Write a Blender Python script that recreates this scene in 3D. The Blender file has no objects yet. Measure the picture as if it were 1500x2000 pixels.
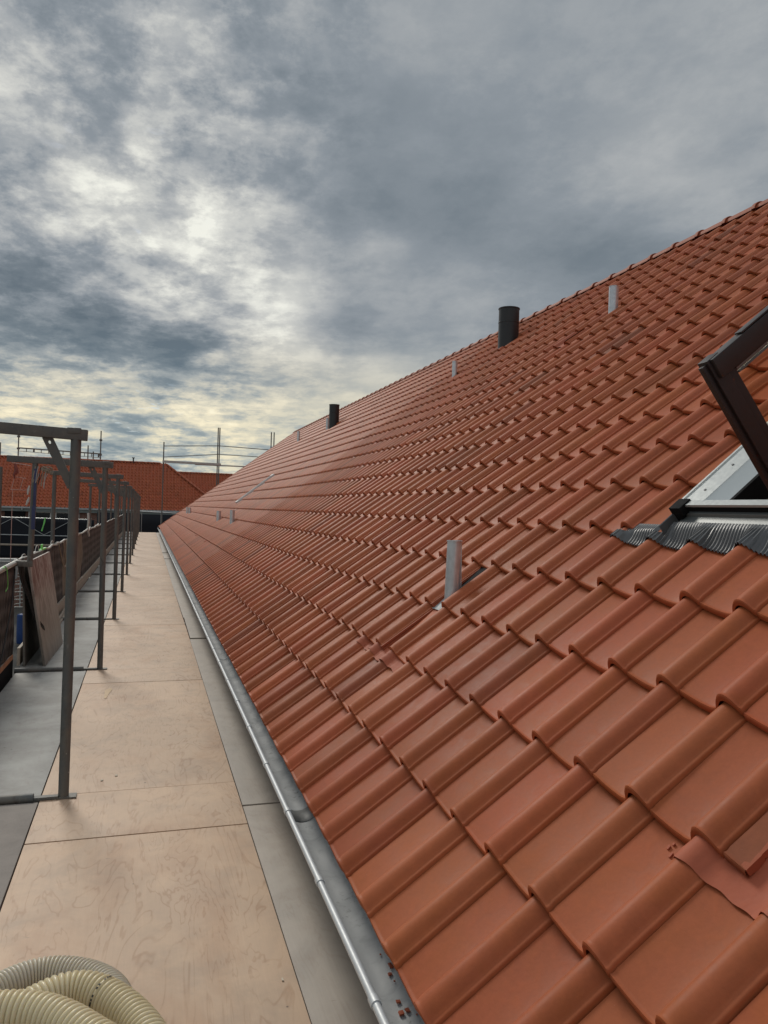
import bpy, bmesh, math, random
import numpy as np
from mathutils import Vector, Matrix
random.seed(7); rng = np.random.default_rng(11)
S = bpy.context.scene
COL = S.collection
R = math.radians

# ------------------------------------------------------------------ camera
def cam_axes(yaw, pit, rol):
    cy, sy, cp, sp, cr, sr = math.cos(yaw), math.sin(yaw), math.cos(pit), math.sin(pit), math.cos(rol), math.sin(rol)
    F = Vector((sy*cp, cy*cp, sp)); Rt = Vector((cy, -sy, 0)); U = Rt.cross(F)
    return cr*Rt + sr*U, -sr*Rt + cr*U, F
Rr, Ur, Fw = cam_axes(0.30247, -0.0009, 0.03021)
cd = bpy.data.cameras.new("camera"); cam = bpy.data.objects.new("camera", cd); COL.objects.link(cam)
M = Matrix.Identity(4)
for i in range(3):
    M[i][0] = Rr[i]; M[i][1] = Ur[i]; M[i][2] = -Fw[i]
M[2][3] = 1.5
cam.matrix_world = M
cd.sensor_fit = 'VERTICAL'; cd.sensor_height = 24.0; cd.lens = 24.0*1484.7/2000
cd.clip_start = 0.05; cd.clip_end = 3000
S.camera = cam
S.view_settings.view_transform = 'Standard'; S.view_settings.look = 'None'
S.view_settings.exposure = 0.14; S.view_settings.gamma = 1.0

# ------------------------------------------------------------------ node helper
class NT:
    def __init__(s, tree): s.t = tree
    def n(s, typ, **kw):
        nd = s.t.nodes.new(typ)
        for k, v in kw.items():
            if k.startswith('_'): continue
            setattr(nd, k, v)
        return nd
    def link(s, a, b): s.t.links.new(a, b)
    def put(s, sock, v):
        if hasattr(v, 'is_output'): s.link(v, sock)
        elif v is not None:
            if isinstance(v, (tuple, list)) and len(v) == 3 and sock.type == 'RGBA': v = (*v, 1)
            sock.default_value = v
    def math(s, op, a, b=None, c=None, clamp=False):
        nd = s.n('ShaderNodeMath', operation=op, use_clamp=clamp)
        s.put(nd.inputs[0], a)
        if b is not None: s.put(nd.inputs[1], b)
        if c is not None: s.put(nd.inputs[2], c)
        return nd.outputs[0]
    def vmath(s, op, a, b=None, scale=None):
        nd = s.n('ShaderNodeVectorMath', operation=op)
        s.put(nd.inputs[0], a)
        if b is not None: s.put(nd.inputs[1], b)
        if scale is not None: s.put(nd.inputs['Scale'], scale)
        return nd.outputs['Value'] if op in ('DOT_PRODUCT', 'LENGTH') else nd.outputs[0]
    def noise(s, vec, scale, detail=4, rough=.5, dist=0, out='Fac', lac=2.0):
        nd = s.n('ShaderNodeTexNoise'); s.put(nd.inputs['Vector'], vec)
        nd.inputs['Scale'].default_value = scale; nd.inputs['Detail'].default_value = detail
        nd.inputs['Roughness'].default_value = rough; nd.inputs['Distortion'].default_value = dist
        nd.inputs['Lacunarity'].default_value = lac
        return nd.outputs[out]
    def ramp(s, fac, stops, interp='LINEAR'):
        nd = s.n('ShaderNodeValToRGB'); s.put(nd.inputs[0], fac)
        cr = nd.color_ramp; cr.interpolation = interp
        while len(cr.elements) > 1: cr.elements.remove(cr.elements[-1])
        for k, (p, c) in enumerate(stops):
            e = cr.elements[0] if k == 0 else cr.elements.new(p)
            e.position = p
            if not isinstance(c, (tuple, list)): c = (c, c, c)
            e.color = (*c, 1)
        return nd.outputs[0]
    def maprange(s, v, a, b, c=0, d=1, smooth=False):
        nd = s.n('ShaderNodeMapRange'); nd.clamp = True
        if smooth: nd.interpolation_type = 'SMOOTHSTEP'
        s.put(nd.inputs[0], v)
        for k, x in enumerate((a, b, c, d)): s.put(nd.inputs[k+1], x)
        return nd.outputs[0]
    def mix(s, fac, a, b, mode='MIX'):
        nd = s.n('ShaderNodeMix', data_type='RGBA', blend_type=mode)
        s.put(nd.inputs[0], fac); s.put(nd.inputs[6], a); s.put(nd.inputs[7], b)
        return nd.outputs[2]
    def mapping(s, vec, scale=(1, 1, 1), loc=(0, 0, 0), rot=(0, 0, 0)):
        nd = s.n('ShaderNodeMapping'); s.put(nd.inputs[0], vec)
        nd.inputs['Location'].default_value = loc; nd.inputs['Rotation'].default_value = rot
        nd.inputs['Scale'].default_value = scale
        return nd.outputs[0]

# ------------------------------------------------------------------ sky + sun
SUN_AZ, SUN_EL = R(-14), R(38)            # azimuth from +y towards +x
W_ = bpy.data.worlds.new("World"); S.world = W_; W_.use_nodes = True
t = NT(W_.node_tree); W_.node_tree.nodes.clear()
tc = t.n('ShaderNodeTexCoord').outputs['Generated']
D0 = t.vmath('NORMALIZE', tc)
sky = t.n('ShaderNodeTexSky', sky_type='NISHITA', sun_disc=False)
sky.sun_elevation = SUN_EL; sky.sun_rotation = SUN_AZ
skyc = t.mix(1.0, sky.outputs[0], (.1, .1, .1), 'MULTIPLY')
sp = t.n('ShaderNodeSeparateXYZ'); t.link(D0, sp.inputs[0])
zz = t.math('MAXIMUM', sp.outputs[2], 0.0)
den = t.math('ADD', zz, 0.10)
pv = t.vmath('SCALE', D0, scale=t.math('DIVIDE', 1.0, den))     # flat cloud layer coordinates
pv = t.vmath('MULTIPLY', pv, (1, 1, 0))
# turbulence that bends the large masses
warp = t.noise(pv, 0.9, 4, .55, 0.0, 'Color')
warp = t.vmath('SUBTRACT', warp, (.5, .5, .5))
fine = t.vmath('SUBTRACT', t.noise(pv, 3.4, 6, .62, 0.0, 'Color'), (.5, .5, .5))
Dw = t.vmath('ADD', D0, t.vmath('MULTIPLY', warp, (.11, .11, .09)))
Dw = t.vmath('NORMALIZE', t.vmath('ADD', Dw, t.vmath('MULTIPLY', fine, (.06, .06, .05))))
def blob(c, width, amp, flat=1.0):
    v = Vector(c).normalized()
    d = t.vmath('SUBTRACT', Dw, tuple(v))
    d = t.vmath('MULTIPLY', d, (1, 1, flat))
    l = t.vmath('LENGTH', d)
    e = t.math('MULTIPLY', t.math('MULTIPLY', l, l), -1.0/(width*width))
    return t.math('MULTIPLY', t.math('EXPONENT', e), amp)
def total(bl):
    s = None
    for b in bl:
        b = blob(*b); s = b if s is None else t.math('ADD', s, b)
    return s
big = total([
    ((-0.02, .925, .385), .10, .21), ((-.10, .93, .34), .08, .10), ((.10, .955, .29), .085, .26), ((.155, .955, .235), .055, .24), ((.02, .95, .31), .06, .15),
    ((.25, .91, .315), .055, .22, 2.2), ((.10, .92, .355), .06, .16, 2.0), ((.18,.955,.20),.07,.14),
    ((-.17, .88, .45), .10, .12), ((.10, .89, .43), .05, .10),
    ((-.11, .985, .13), .09, .22, 2.6), ((.12, .985, .12), .10, .26, 2.6), ((.27, .95, .165), .07, .22, 2.4),
    ((-.13, .955, .255), .075, -.26, 1.5), ((.02, .98, .185), .10, -.24, 1.9), ((-.10,.975,.20), .06, -.16, 2),
    ((.33, .87, .36), .13, -.20, 2.0), ((.50, .80, .31), .10, -.16, 2.2), ((.22, .945, .235), .05, -.22, 1.5),
    ((.08,.90,.42), .08, -.16, 1.3), ((.16, .84, .50), .13, -.12, 1.4), ((.36, .80, .46), .10, -.08, 1.5),
    ((.53, .75, .40), .09, .13, 1.8), ((.42, .82, .40), .07, .07, 2.2), ((.33,.78,.52), .12, .10), ((.55, .66, .51), .14, .07), ((.05, .82, .56), .12, .05),
    ((.60,.72,.35), .05, .10)])
n1 = t.noise(pv, 1.7, 10, .60, .0)
n2 = t.noise(t.mapping(pv, (1.35, 1.0, 1), (3, 1, 0), (0, 0, .3)), 4.4, 11, .62, .12)
n3 = t.noise(t.mapping(pv, (2.2, .7, 1), (7, 2, 0), (0, 0, -.35)), 1.1, 6, .5, .15)
n4 = t.noise(t.mapping(D0, (1, 1, 1.7)), 15, 10, .66, .1)
# texture is stronger to the left where the layer is broken, smooth to the right
brk = t.maprange(sp.outputs[0], .30, .04, .22, 1.0, True)
def crisp(n, lo, hi, amp):
    return t.math('MULTIPLY', t.math('SUBTRACT', t.maprange(n, lo, hi, 0, 1, True), .5), amp)
tex = t.math('ADD', t.math('MULTIPLY', t.math('SUBTRACT', n1, .5), .85), crisp(n1, .44, .56, .13))
tex = t.math('ADD', tex, t.math('ADD', t.math('MULTIPLY', t.math('SUBTRACT', n2, .5), .55), crisp(n2, .42, .58, .15)))
tex = t.math('ADD', tex, t.math('ADD', t.math('MULTIPLY', t.math('SUBTRACT', n4, .5), .55), crisp(n4, .44, .60, .11)))
tex = t.math('ADD', t.math('MULTIPLY', tex, t.math('MULTIPLY', brk, .76)), t.math('MULTIPLY', t.math('SUBTRACT', n3, .5), .34))
val = t.math('ADD', t.math('ADD', big, .462), tex)
cool = t.ramp(val, [(0.0, (.110, .142, .172)), (.22, (.160, .192, .222)), (.42, (.240, .270, .300)), (.60, (.37, .388, .40)), (.80, (.56, .565, .54)), (1.0, (.80, .80, .73))])
warm = t.ramp(val, [(0.0, (.15, .205, .245)), (.25, (.235, .285, .31)), (.45, (.40, .43, .41)), (.65, (.66, .62, .48)), (.85, (.86, .77, .55)), (1.0, (.98, .90, .66))])
hz = t.maprange(sp.outputs[2], .25, .07, 0, 1, True)
clouds = t.mix(hz, cool, warm)
# small gaps in the layer show the blue sky above it
gap = t.math('MULTIPLY', t.maprange(t.noise(pv, 5.5, 4, .6, .5), .60, .68, 0, 1, True), t.math('ADD', blob((-.03, .925, .385), .055, 1.0), blob((-.02, .993, .118), .06, .9, 2), clamp=True))
clouds = t.mix(t.math('MULTIPLY', gap, .85), clouds, t.mix(.5, skyc, (.13, .22, .32)))
# unseen sky overhead and behind the photographer, scaled brighter as added fill light
lift = t.math('ADD', t.math('MULTIPLY', t.maprange(sp.outputs[1], .50, -.2, 0, 1, True), .15), t.math('MULTIPLY', t.maprange(sp.outputs[2], .68, .95, 0, 1, True), 1.0))
lift = t.math('ADD', lift, 1.0)
clouds = t.vmath('SCALE', clouds, scale=lift)
bg = t.n('ShaderNodeBackground'); t.link(clouds, bg.inputs[0]); bg.inputs[1].default_value = 1.0
wo = t.n('ShaderNodeOutputWorld'); t.link(bg.outputs[0], wo.inputs[0])

sd = bpy.data.lights.new("sun", 'SUN'); sd.energy = 1.5; sd.angle = R(15); sd.color = (1, .95, .86)
sun = bpy.data.objects.new("sun", sd); COL.objects.link(sun)
sdir = Vector((math.sin(SUN_AZ)*math.cos(SUN_EL), math.cos(SUN_AZ)*math.cos(SUN_EL), math.sin(SUN_EL)))
sun.rotation_euler = sdir.to_track_quat('Z', 'Y').to_euler(); sun.location = (0, 0, 30)

# ------------------------------------------------------------------ materials
def newmat(name, **kw):
    m = bpy.data.materials.new(name); m.use_nodes = True
    t = NT(m.node_tree); b = m.node_tree.nodes['Principled BSDF']
    for k, v in kw.items():
        s = b.inputs[k]
        s.default_value = (*v, 1) if isinstance(v, (tuple, list)) and len(v) == 3 and s.type == 'RGBA' else v
    return m, t, b
def bump(t, b, h, strength=.3, dist=.01):
    nd = t.n('ShaderNodeBump'); nd.inputs['Strength'].default_value = strength; nd.inputs['Distance'].default_value = dist
    t.put(nd.inputs['Height'], h); t.link(nd.outputs[0], b.inputs['Normal'])
def simple(name, col, rough=.6, metal=0.0, vary=.25, scale=8, bmp=.15, sc2=60, rand=0.0):
    m, t, b = newmat(name, Roughness=rough, Metallic=metal)
    o = t.n('ShaderNodeTexCoord').outputs['Object']
    n = t.noise(o, scale, 5, .6, .3); n2 = t.noise(o, sc2, 3, .6)
    f = t.math('ADD', t.math('MULTIPLY', t.math('SUBTRACT', n, .5), vary*2), 1.0)
    f = t.math('ADD', f, t.math('MULTIPLY', t.math('SUBTRACT', n2, .5), vary))
    if rand:
        oi = t.n('ShaderNodeObjectInfo').outputs['Random']
        f = t.math('ADD', f, t.math('MULTIPLY', t.math('SUBTRACT', oi, .5), rand))
    c = t.vmath('SCALE', tuple(col), scale=f)
    t.link(c, b.inputs['Base Color'])
    t.put(b.inputs['Roughness'], t.math('ADD', rough-.12, t.math('MULTIPLY', n2, .24)))
    if bmp: bump(t, b, t.math('ADD', n2, n), bmp, .004)
    return m

def tile_material(name, base=(.375, .092, .040)):
    m, t, b = newmat(name, Roughness=.5)
    o = t.n('ShaderNodeTexCoord').outputs['Object']
    a = t.n('ShaderNodeAttribute', attribute_name='tone').outputs['Fac']
    h = t.n('ShaderNodeAttribute', attribute_name='hue').outputs['Fac']
    off = t.n('ShaderNodeCombineXYZ'); t.link(t.math('MULTIPLY', a, 37.0), off.inputs[0]); t.link(t.math('MULTIPLY', h, 91.0), off.inputs[1])
    v = t.vmath('ADD', o, off.outputs[0])
    n = t.noise(v, 5.0, 4, .55, .3); n2 = t.noise(v, 95, 4, .7); n3 = t.noise(v, 22, 4, .65, .6)
    c = t.mix(h, tuple(base), (base[0]*.95, base[1]*1.10, base[2]*1.0))
    c = t.mix(t.maprange(n, .45, .70, 0, .50), c, (base[0]*.90, base[1]*1.02, base[2]*.62))       # ochre bloom
    c = t.mix(t.maprange(a, .76, 1.0, 0, .45), c, (.235, .105, .068))                               # some browner tiles
    f = t.math('ADD', t.math('MULTIPLY', a, -.36), 1.16)
    f = t.math('ADD', f, t.math('MULTIPLY', t.math('SUBTRACT', n3, .5), .34))
    f = t.math('ADD', f, t.math('MULTIPLY', t.math('SUBTRACT', n2, .5), .24))
    c = t.vmath('SCALE', c, scale=f)
    # pale scuffs and lime specks
    sc = t.noise(t.mapping(v, (30, 90, 30), rot=(0, .4, .7)), 1.0, 3, .7, .8)
    scm = t.math('MULTIPLY', t.maprange(sc, .70, .78, 0, .30), t.maprange(t.noise(v, 3.1, 3), .52, .66, 0, 1))
    spk = t.maprange(t.noise(v, 160, 2, .5), .76, .80, 0, .35)
    spk = t.math('MULTIPLY', spk, t.maprange(t.noise(v, 4.4, 2), .5, .6, 0, 1))
    c = t.mix(t.math('MAXIMUM', scm, spk), c, (.62, .40, .30))
    t.link(c, b.inputs['Base Color'])
    t.put(b.inputs['Roughness'], t.math('ADD', .40, t.math('MULTIPLY', n3, .26)))
    b.inputs['Specular IOR Level'].default_value = .15
    bump(t, b, t.math('ADD', t.math('MULTIPLY', n2, .6), n3), .16, .0025)
    return m
M_tile = tile_material('clay_tile')
M_tileB = tile_material('clay_tile_far', (.40, .100, .050))
M_ridge = simple('ridge_clay', (.34, .095, .048), .6, vary=.15)
M_ridge.node_tree.nodes['Principled BSDF'].inputs['Specular IOR Level'].default_value = .15

def ply_material(name, c1, c2, dark=(.20, .125, .08), grain=1.0):
    m, t, b = newmat(name, Roughness=.62)
    o = t.n('ShaderNodeTexCoord').outputs['Object']
    oi = t.n('ShaderNodeObjectInfo').outputs['Random']
    cb = t.n('ShaderNodeCombineXYZ'); t.link(t.math('MULTIPLY', oi, 53.0), cb.inputs[0]); t.link(t.math('MULTIPLY', oi, 17.0), cb.inputs[2])
    v = t.vmath('ADD', o, cb.outputs[0])
    w = t.noise(t.mapping(v, (4.0, .85, 1)), 1.0, 4, .55, .9)
    w2 = t.noise(t.mapping(v, (3.0, 2.2, 1), rot=(0, 0, .3)), 1.2, 6, .6, 1.8)
    # contour-like figure of rotary-cut veneer
    rings = t.math('FRACT', t.math('MULTIPLY', w, 13.0))
    line = t.maprange(t.math('ABSOLUTE', t.math('SUBTRACT', rings, .5)), .0, .15, 1, 0, True)
    line = t.math('MULTIPLY', line, t.maprange(w2, .36, .56, .05, .9))
    fibre = t.noise(t.mapping(v, (160, 5, 1)), 1.0, 3, .6, .1)
    c = t.mix(t.maprange(w2, .35, .65), tuple(c1), tuple(c2))
    c = t.mix(t.math('MULTIPLY', line, .55*grain), c, t.mix(1.0, c, (.66, .52, .42), 'MULTIPLY'))
    c = t.mix(t.math('MULTIPLY', t.maprange(t.noise(t.mapping(v, (2.2, 1.1, 1)), 1.3, 7, .66, .3), .48, .66, 0, .55), grain), c, t.mix(1.0, c, (.80, .68, .60), 'MULTIPLY'))
    c = t.vmath('SCALE', c, scale=t.math('ADD', .93, t.math('MULTIPLY', fibre, .14)))
    # trodden-in dirt
    d = t.noise(v, 3.5, 7, .68, .4)
    c = t.mix(t.maprange(d, .50, .74, 0, .42), c, (.27, .205, .155))
    f = t.math('ADD', .96, t.math('MULTIPLY', oi, .10))
    c = t.vmath('SCALE', c, scale=f)
    # nail holes, knots, scratches
    vo = t.n('ShaderNodeTexVoronoi'); t.link(v, vo.inputs['Vector']); vo.inputs['Scale'].default_value = 7.0
    dots = t.maprange(vo.outputs['Distance'], .028, .045, 1, 0)
    vo2 = t.n('ShaderNodeTexVoronoi'); t.link(v, vo2.inputs['Vector']); vo2.inputs['Scale'].default_value = 2.3
    pale = t.math('MULTIPLY', t.maprange(t.math('ADD', vo2.outputs['Distance'], t.math('MULTIPLY', t.math('SUBTRACT', d, .5), .10)), .02, .035, 1, 0), .5)
    sx = t.n('ShaderNodeSeparateXYZ'); t.link(vo.outputs['Color'], sx.inputs[0])
    dots = t.math('MULTIPLY', dots, t.maprange(sx.outputs[0], .55, .6, 0, .85))
    c = t.mix(dots, c, (.045, .035, .03)); c = t.mix(pale, c, (.62, .56, .48))
    scr = t.noise(t.mapping(v, (14, 60, 1), rot=(0, 0, .9)), 1.0, 2, .5, .6)
    c = t.mix(t.maprange(scr, .74, .78, 0, .35), c, (.18, .13, .10))
    t.link(c, b.inputs['Base Color'])
    bump(t, b, t.math('ADD', fibre, d), .12, .002)
    return m
M_ply = ply_material('plywood', (.56, .388, .258), (.50, .350, .240), (.27, .155, .085))
M_grayply = ply_material('grey_board', (.40, .345, .29), (.345, .30, .255), (.2, .18, .16), .35)
def deckmat():
    m, t, b = newmat('steel_deck', Roughness=.62)
    o = t.n('ShaderNodeTexCoord').outputs['Object']
    oi = t.n('ShaderNodeObjectInfo').outputs['Random']
    cb = t.n('ShaderNodeCombineXYZ'); t.link(t.math('MULTIPLY', oi, 61.0), cb.inputs[0])
    v = t.vmath('ADD', o, cb.outputs[0])
    n = t.noise(v, 2.6, 8, .66, .3); n2 = t.noise(t.mapping(v, (9, 3, 1)), 2.0, 7, .7, .4); n3 = t.noise(v, 38, 4, .7)
    c = t.mix(t.maprange(n, .38, .64), (.225, .215, .195), (.345, .34, .315))
    c = t.mix(t.maprange(n2, .54, .70, 0, .5), c, (.20, .165, .145))
    c = t.mix(t.maprange(n3, .62, .74, 0, .35), c, (.46, .46, .44))
    sp_ = t.maprange(t.noise(v, 24, 2, .5), .72, .75, 0, .8); c = t.mix(sp_, c, (.06, .05, .045))
    c = t.vmath('SCALE', c, scale=t.math('ADD', .86, t.math('MULTIPLY', oi, .24)))
    t.link(c, b.inputs['Base Color']); bump(t, b, t.math('ADD', n3, n2), .2, .003)
    return m
M_deck = deckmat()
def steel():
    m, t, b = newmat('scaffold_steel', Roughness=.6, Metallic=.1)
    o = t.n('ShaderNodeTexCoord').outputs['Object']
    n = t.noise(o, 7, 6, .65, .4); n2 = t.noise(t.mapping(o, (40, 40, 14)), 1.0, 5, .7, .3); n3 = t.noise(t.mapping(o, (22, 22, 9)), 1.3, 5, .65, .5)
    c = t.mix(t.maprange(n, .38, .62), (.105, .110, .107), (.150, .138, .118))
    c = t.mix(t.maprange(n3, .56, .72, 0, .6), c, (.05, .036, .028))
    c = t.mix(t.maprange(n2, .60, .72, 0, .55), c, (.24, .235, .22))
    spl = t.maprange(t.noise(o, 55, 2, .5), .73, .76, 0, .8)
    c = t.mix(spl, c, (.42, .41, .38))
    t.link(c, b.inputs['Base Color']); bump(t, b, t.math('ADD', n2, n3), .25, .003)
    return m
M_steel = steel()
M_galv = simple('galvanised_tube', (.42, .43, .42), .42, .7, vary=.25, scale=14)
M_rail = simple('pale_rail_tube', (.46, .45, .41), .5, .3, vary=.3, scale=20)
M_zinc = None
def zinc():
    m, t, b = newmat('zinc', Metallic=.1, Roughness=.6)
    o = t.n('ShaderNodeTexCoord').outputs['Object']
    n = t.noise(t.mapping(o, (4, 1.2, 4)), 1.5, 5, .6, .5); n2 = t.noise(o, 55, 4, .7, .3); n3 = t.noise(o, 13, 5, .65, .8)
    c = t.mix(t.maprange(n, .35, .65), (.37, .385, .39), (.47, .48, .48))
    c = t.mix(t.maprange(n3, .52, .70, 0, .45), c, (.22, .23, .235))
    dirt = t.math('MULTIPLY', t.maprange(n2, .58, .64), t.maprange(t.noise(o, 4, 3), .45, .6))
    c = t.mix(t.math('MULTIPLY', dirt, .75), c, (.13, .125, .115))
    t.link(c, b.inputs['Base Color'])
    t.put(b.inputs['Roughness'], t.maprange(n3, .3, .7, .58, .8))
    bump(t, b, n3, .08, .003)
    return m
M_zinc = zinc()
M_bead = simple('zinc_bead', (.50, .515, .52), .5, .25, vary=.12, scale=20, bmp=0)
M_pipe = simple('galvanised_pipe', (.60, .64, .67), .33, .55, vary=.30, scale=16, sc2=30, bmp=.05)
M_black = simple('black_flue', (.018, .020, .022), .42, 0, vary=.2, scale=12, bmp=.05)
M_lead = simple('red_flashing', (.385, .105, .055), .62, 0, vary=.22, scale=9, sc2=26, bmp=.35)
M_lead.node_tree.nodes['Principled BSDF'].inputs['Specular IOR Level'].default_value = .2
M_alu = simple('light_alu', (.50, .52, .51), .38, .55, vary=.05, scale=5, bmp=0)
M_alu2 = simple('grey_alu', (.20, .21, .21), .40, .5, vary=.06, scale=5, bmp=0)
M_dark = simple('dark_brown_alu', (.030, .022, .021), .42, .1, vary=.2, scale=9, bmp=.04)
M_seal_shade = simple('black_seal_shade', (.012, .012, .013), .8, vary=.1, bmp=0)  # black parts, and the shade put into holes, gaps and recesses
M_seal_shade.node_tree.nodes['Principled BSDF'].inputs['Specular IOR Level'].default_value = .1
M_apron = simple('apron_black', (.12, .122, .125), .38, .2, vary=.12, scale=20, bmp=0)
M_wood = simple('inner_wood', (.16, .085, .045), .55, vary=.3, scale=12)
M_rivet = simple('rivet', (.10, .10, .11), .4, .4, bmp=0)
M_under = simple('underlay', (.035, .030, .028), .8, vary=.2)
M_render = simple('pale_wall', (.42, .41, .39), .8, vary=.12, scale=3)
M_fascia = simple('fascia', (.22, .25, .24), .6, vary=.1)
M_white = simple('white_frame', (.62, .62, .60), .5, vary=.05, bmp=0)
M_toe = simple('toe_wood', (.36, .30, .235), .7, vary=.35, scale=10, sc2=50)
M_orange = simple('orange_hem', (.42, .19, .095), .7, vary=.5, scale=18)
M_net = simple('black_net', (.008, .010, .016), .85, vary=.2, bmp=.2)
M_tan = simple('tan_fabric', (.20, .165, .125), .85, vary=.35, scale=8, bmp=.3)
M_cable = simple('black_cable', (.012, .012, .012), .5, bmp=0)
M_tancable = simple('tan_cable', (.30, .25, .19), .7, bmp=0)
M_green = simple('green_plastic', (.22, .68, .16), .5, vary=.1, bmp=0)
M_blue = simple('blue_plastic', (.012, .05, .19), .5, vary=.2, bmp=.1)
M_navy = simple('blue_strap', (.045, .055, .13), .7, vary=.3, bmp=.1)
M_cloth = simple('white_rope', (.52, .50, .46), .8, vary=.3, scale=30)
M_pink = simple('pale_red_tube', (.55, .34, .29), .5, vary=.1, bmp=0)
M_redbag = simple('red_cloth', (.22, .06, .045), .8, vary=.4, scale=20)
M_ground = simple('site_ground', (.075, .07, .062), .9, vary=.35, scale=.4, sc2=6, bmp=.4)
M_boardred = None
def stained_board():
    m, t, b = newmat('stained_board', Roughness=.5)
    o = t.n('ShaderNodeTexCoord').outputs['Object']
    sx = t.n('ShaderNodeSeparateXYZ'); t.link(o, sx.inputs[0])
    n = t.noise(t.mapping(o, (6, 7, 2.2)), 1.2, 7, .7, 1.0); n2 = t.noise(o, 16, 5, .7, .4)
    top = t.maprange(t.math('ADD', sx.outputs[2], t.math('MULTIPLY', t.math('SUBTRACT', n, .5), .55)), .50, .80, 0, 1, True)
    c = t.mix(top, (.20, .178, .150), (.125, .048, .038))
    c = t.mix(t.math('MULTIPLY', t.maprange(n, .44, .56), t.maprange(sx.outputs[2], .30, .60, .25, .8)), c, (.42, .38, .33))
    c = t.vmath('SCALE', c, scale=t.math('ADD', .8, t.math('MULTIPLY', n2, .4)))
    t.link(c, b.inputs['Base Color']); bump(t, b, n2, .15, .003)
    return m
M_boardred = stained_board()
def hexnet():
    m, t, b = newmat('dark_mesh', Roughness=.7)
    o = t.n('ShaderNodeTexCoord').outputs['Object']
    sx = t.n('ShaderNodeSeparateXYZ'); t.link(o, sx.inputs[0])
    a = t.math('SINE', t.math('MULTIPLY', t.math('ADD', sx.outputs[1], t.math('MULTIPLY', sx.outputs[2], .55)), 40.0))
    c2 = t.math('SINE', t.math('MULTIPLY', t.math('SUBTRACT', sx.outputs[1], t.math('MULTIPLY', sx.outputs[2], .55)), 40.0))
    k = t.maprange(t.math('MULTIPLY', a, c2), -.25, .35)
    n = t.noise(o, 5, 4)
    c = t.mix(k, (.014, .012, .012), (.085, .076, .070))
    c = t.vmath('SCALE', c, scale=t.math('ADD', .6, t.math('MULTIPLY', n, .8)))
    t.link(c, b.inputs['Base Color']); bump(t, b, k, .4, .01)
    return m
M_mesh = hexnet()
def hosemat(name, c, tr):
    m, t, b = newmat(name, Roughness=.34)
    o = t.n('ShaderNodeTexCoord').outputs['Object']
    n = t.noise(o, 9, 3)
    t.link(t.mix(n, c, (c[0]*.85, c[1]*.82, c[2]*.72)), b.inputs['Base Color'])
    b.inputs['Subsurface Weight'].default_value = .35
    b.inputs['Subsurface Radius'].default_value = (.03, .025, .012)
    b.inputs['Subsurface Scale'].default_value = .4
    b.inputs['Transmission Weight'].default_value = tr
    return m
M_hose = hosemat('cream_hose', (.74, .64, .43), .05)
M_hose2 = hosemat('clear_hose', (.66, .60, .50), .15)
M_print = simple('black_print', (.03, .03, .03), .5, bmp=0)
def glassmat():
    m, t, b = newmat('tinted_glass', Roughness=.02)
    b.inputs['Base Color'].default_value = (.86, .78, .62, 1); b.inputs['Transmission Weight'].default_value = 1.0
    b.inputs['IOR'].default_value = 1.15
    return m
M_glass = glassmat()
M_winglass = simple('dark_window_glass', (.012, .014, .018), .15, bmp=0)
def brick():
    m, t, b = newmat('brick', Roughness=.8)
    o = t.n('ShaderNodeTexCoord').outputs['Object']
    br = t.n('ShaderNodeTexBrick'); t.link(t.mapping(o, (1, 1, 1), rot=(R(90), 0, 0)), br.inputs['Vector'])
    br.inputs['Color1'].default_value = (.26, .10, .065, 1); br.inputs['Color2'].default_value = (.20, .075, .05, 1)
    br.inputs['Mortar'].default_value = (.25, .23, .2, 1); br.inputs['Scale'].default_value = 1.0
    br.inputs['Brick Width'].default_value = .22; br.inputs['Row Height'].default_value = .065; br.inputs['Mortar Size'].default_value = .008
    t.link(br.outputs[0], b.inputs['Base Color'])
    return m
M_brick = brick()

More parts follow.
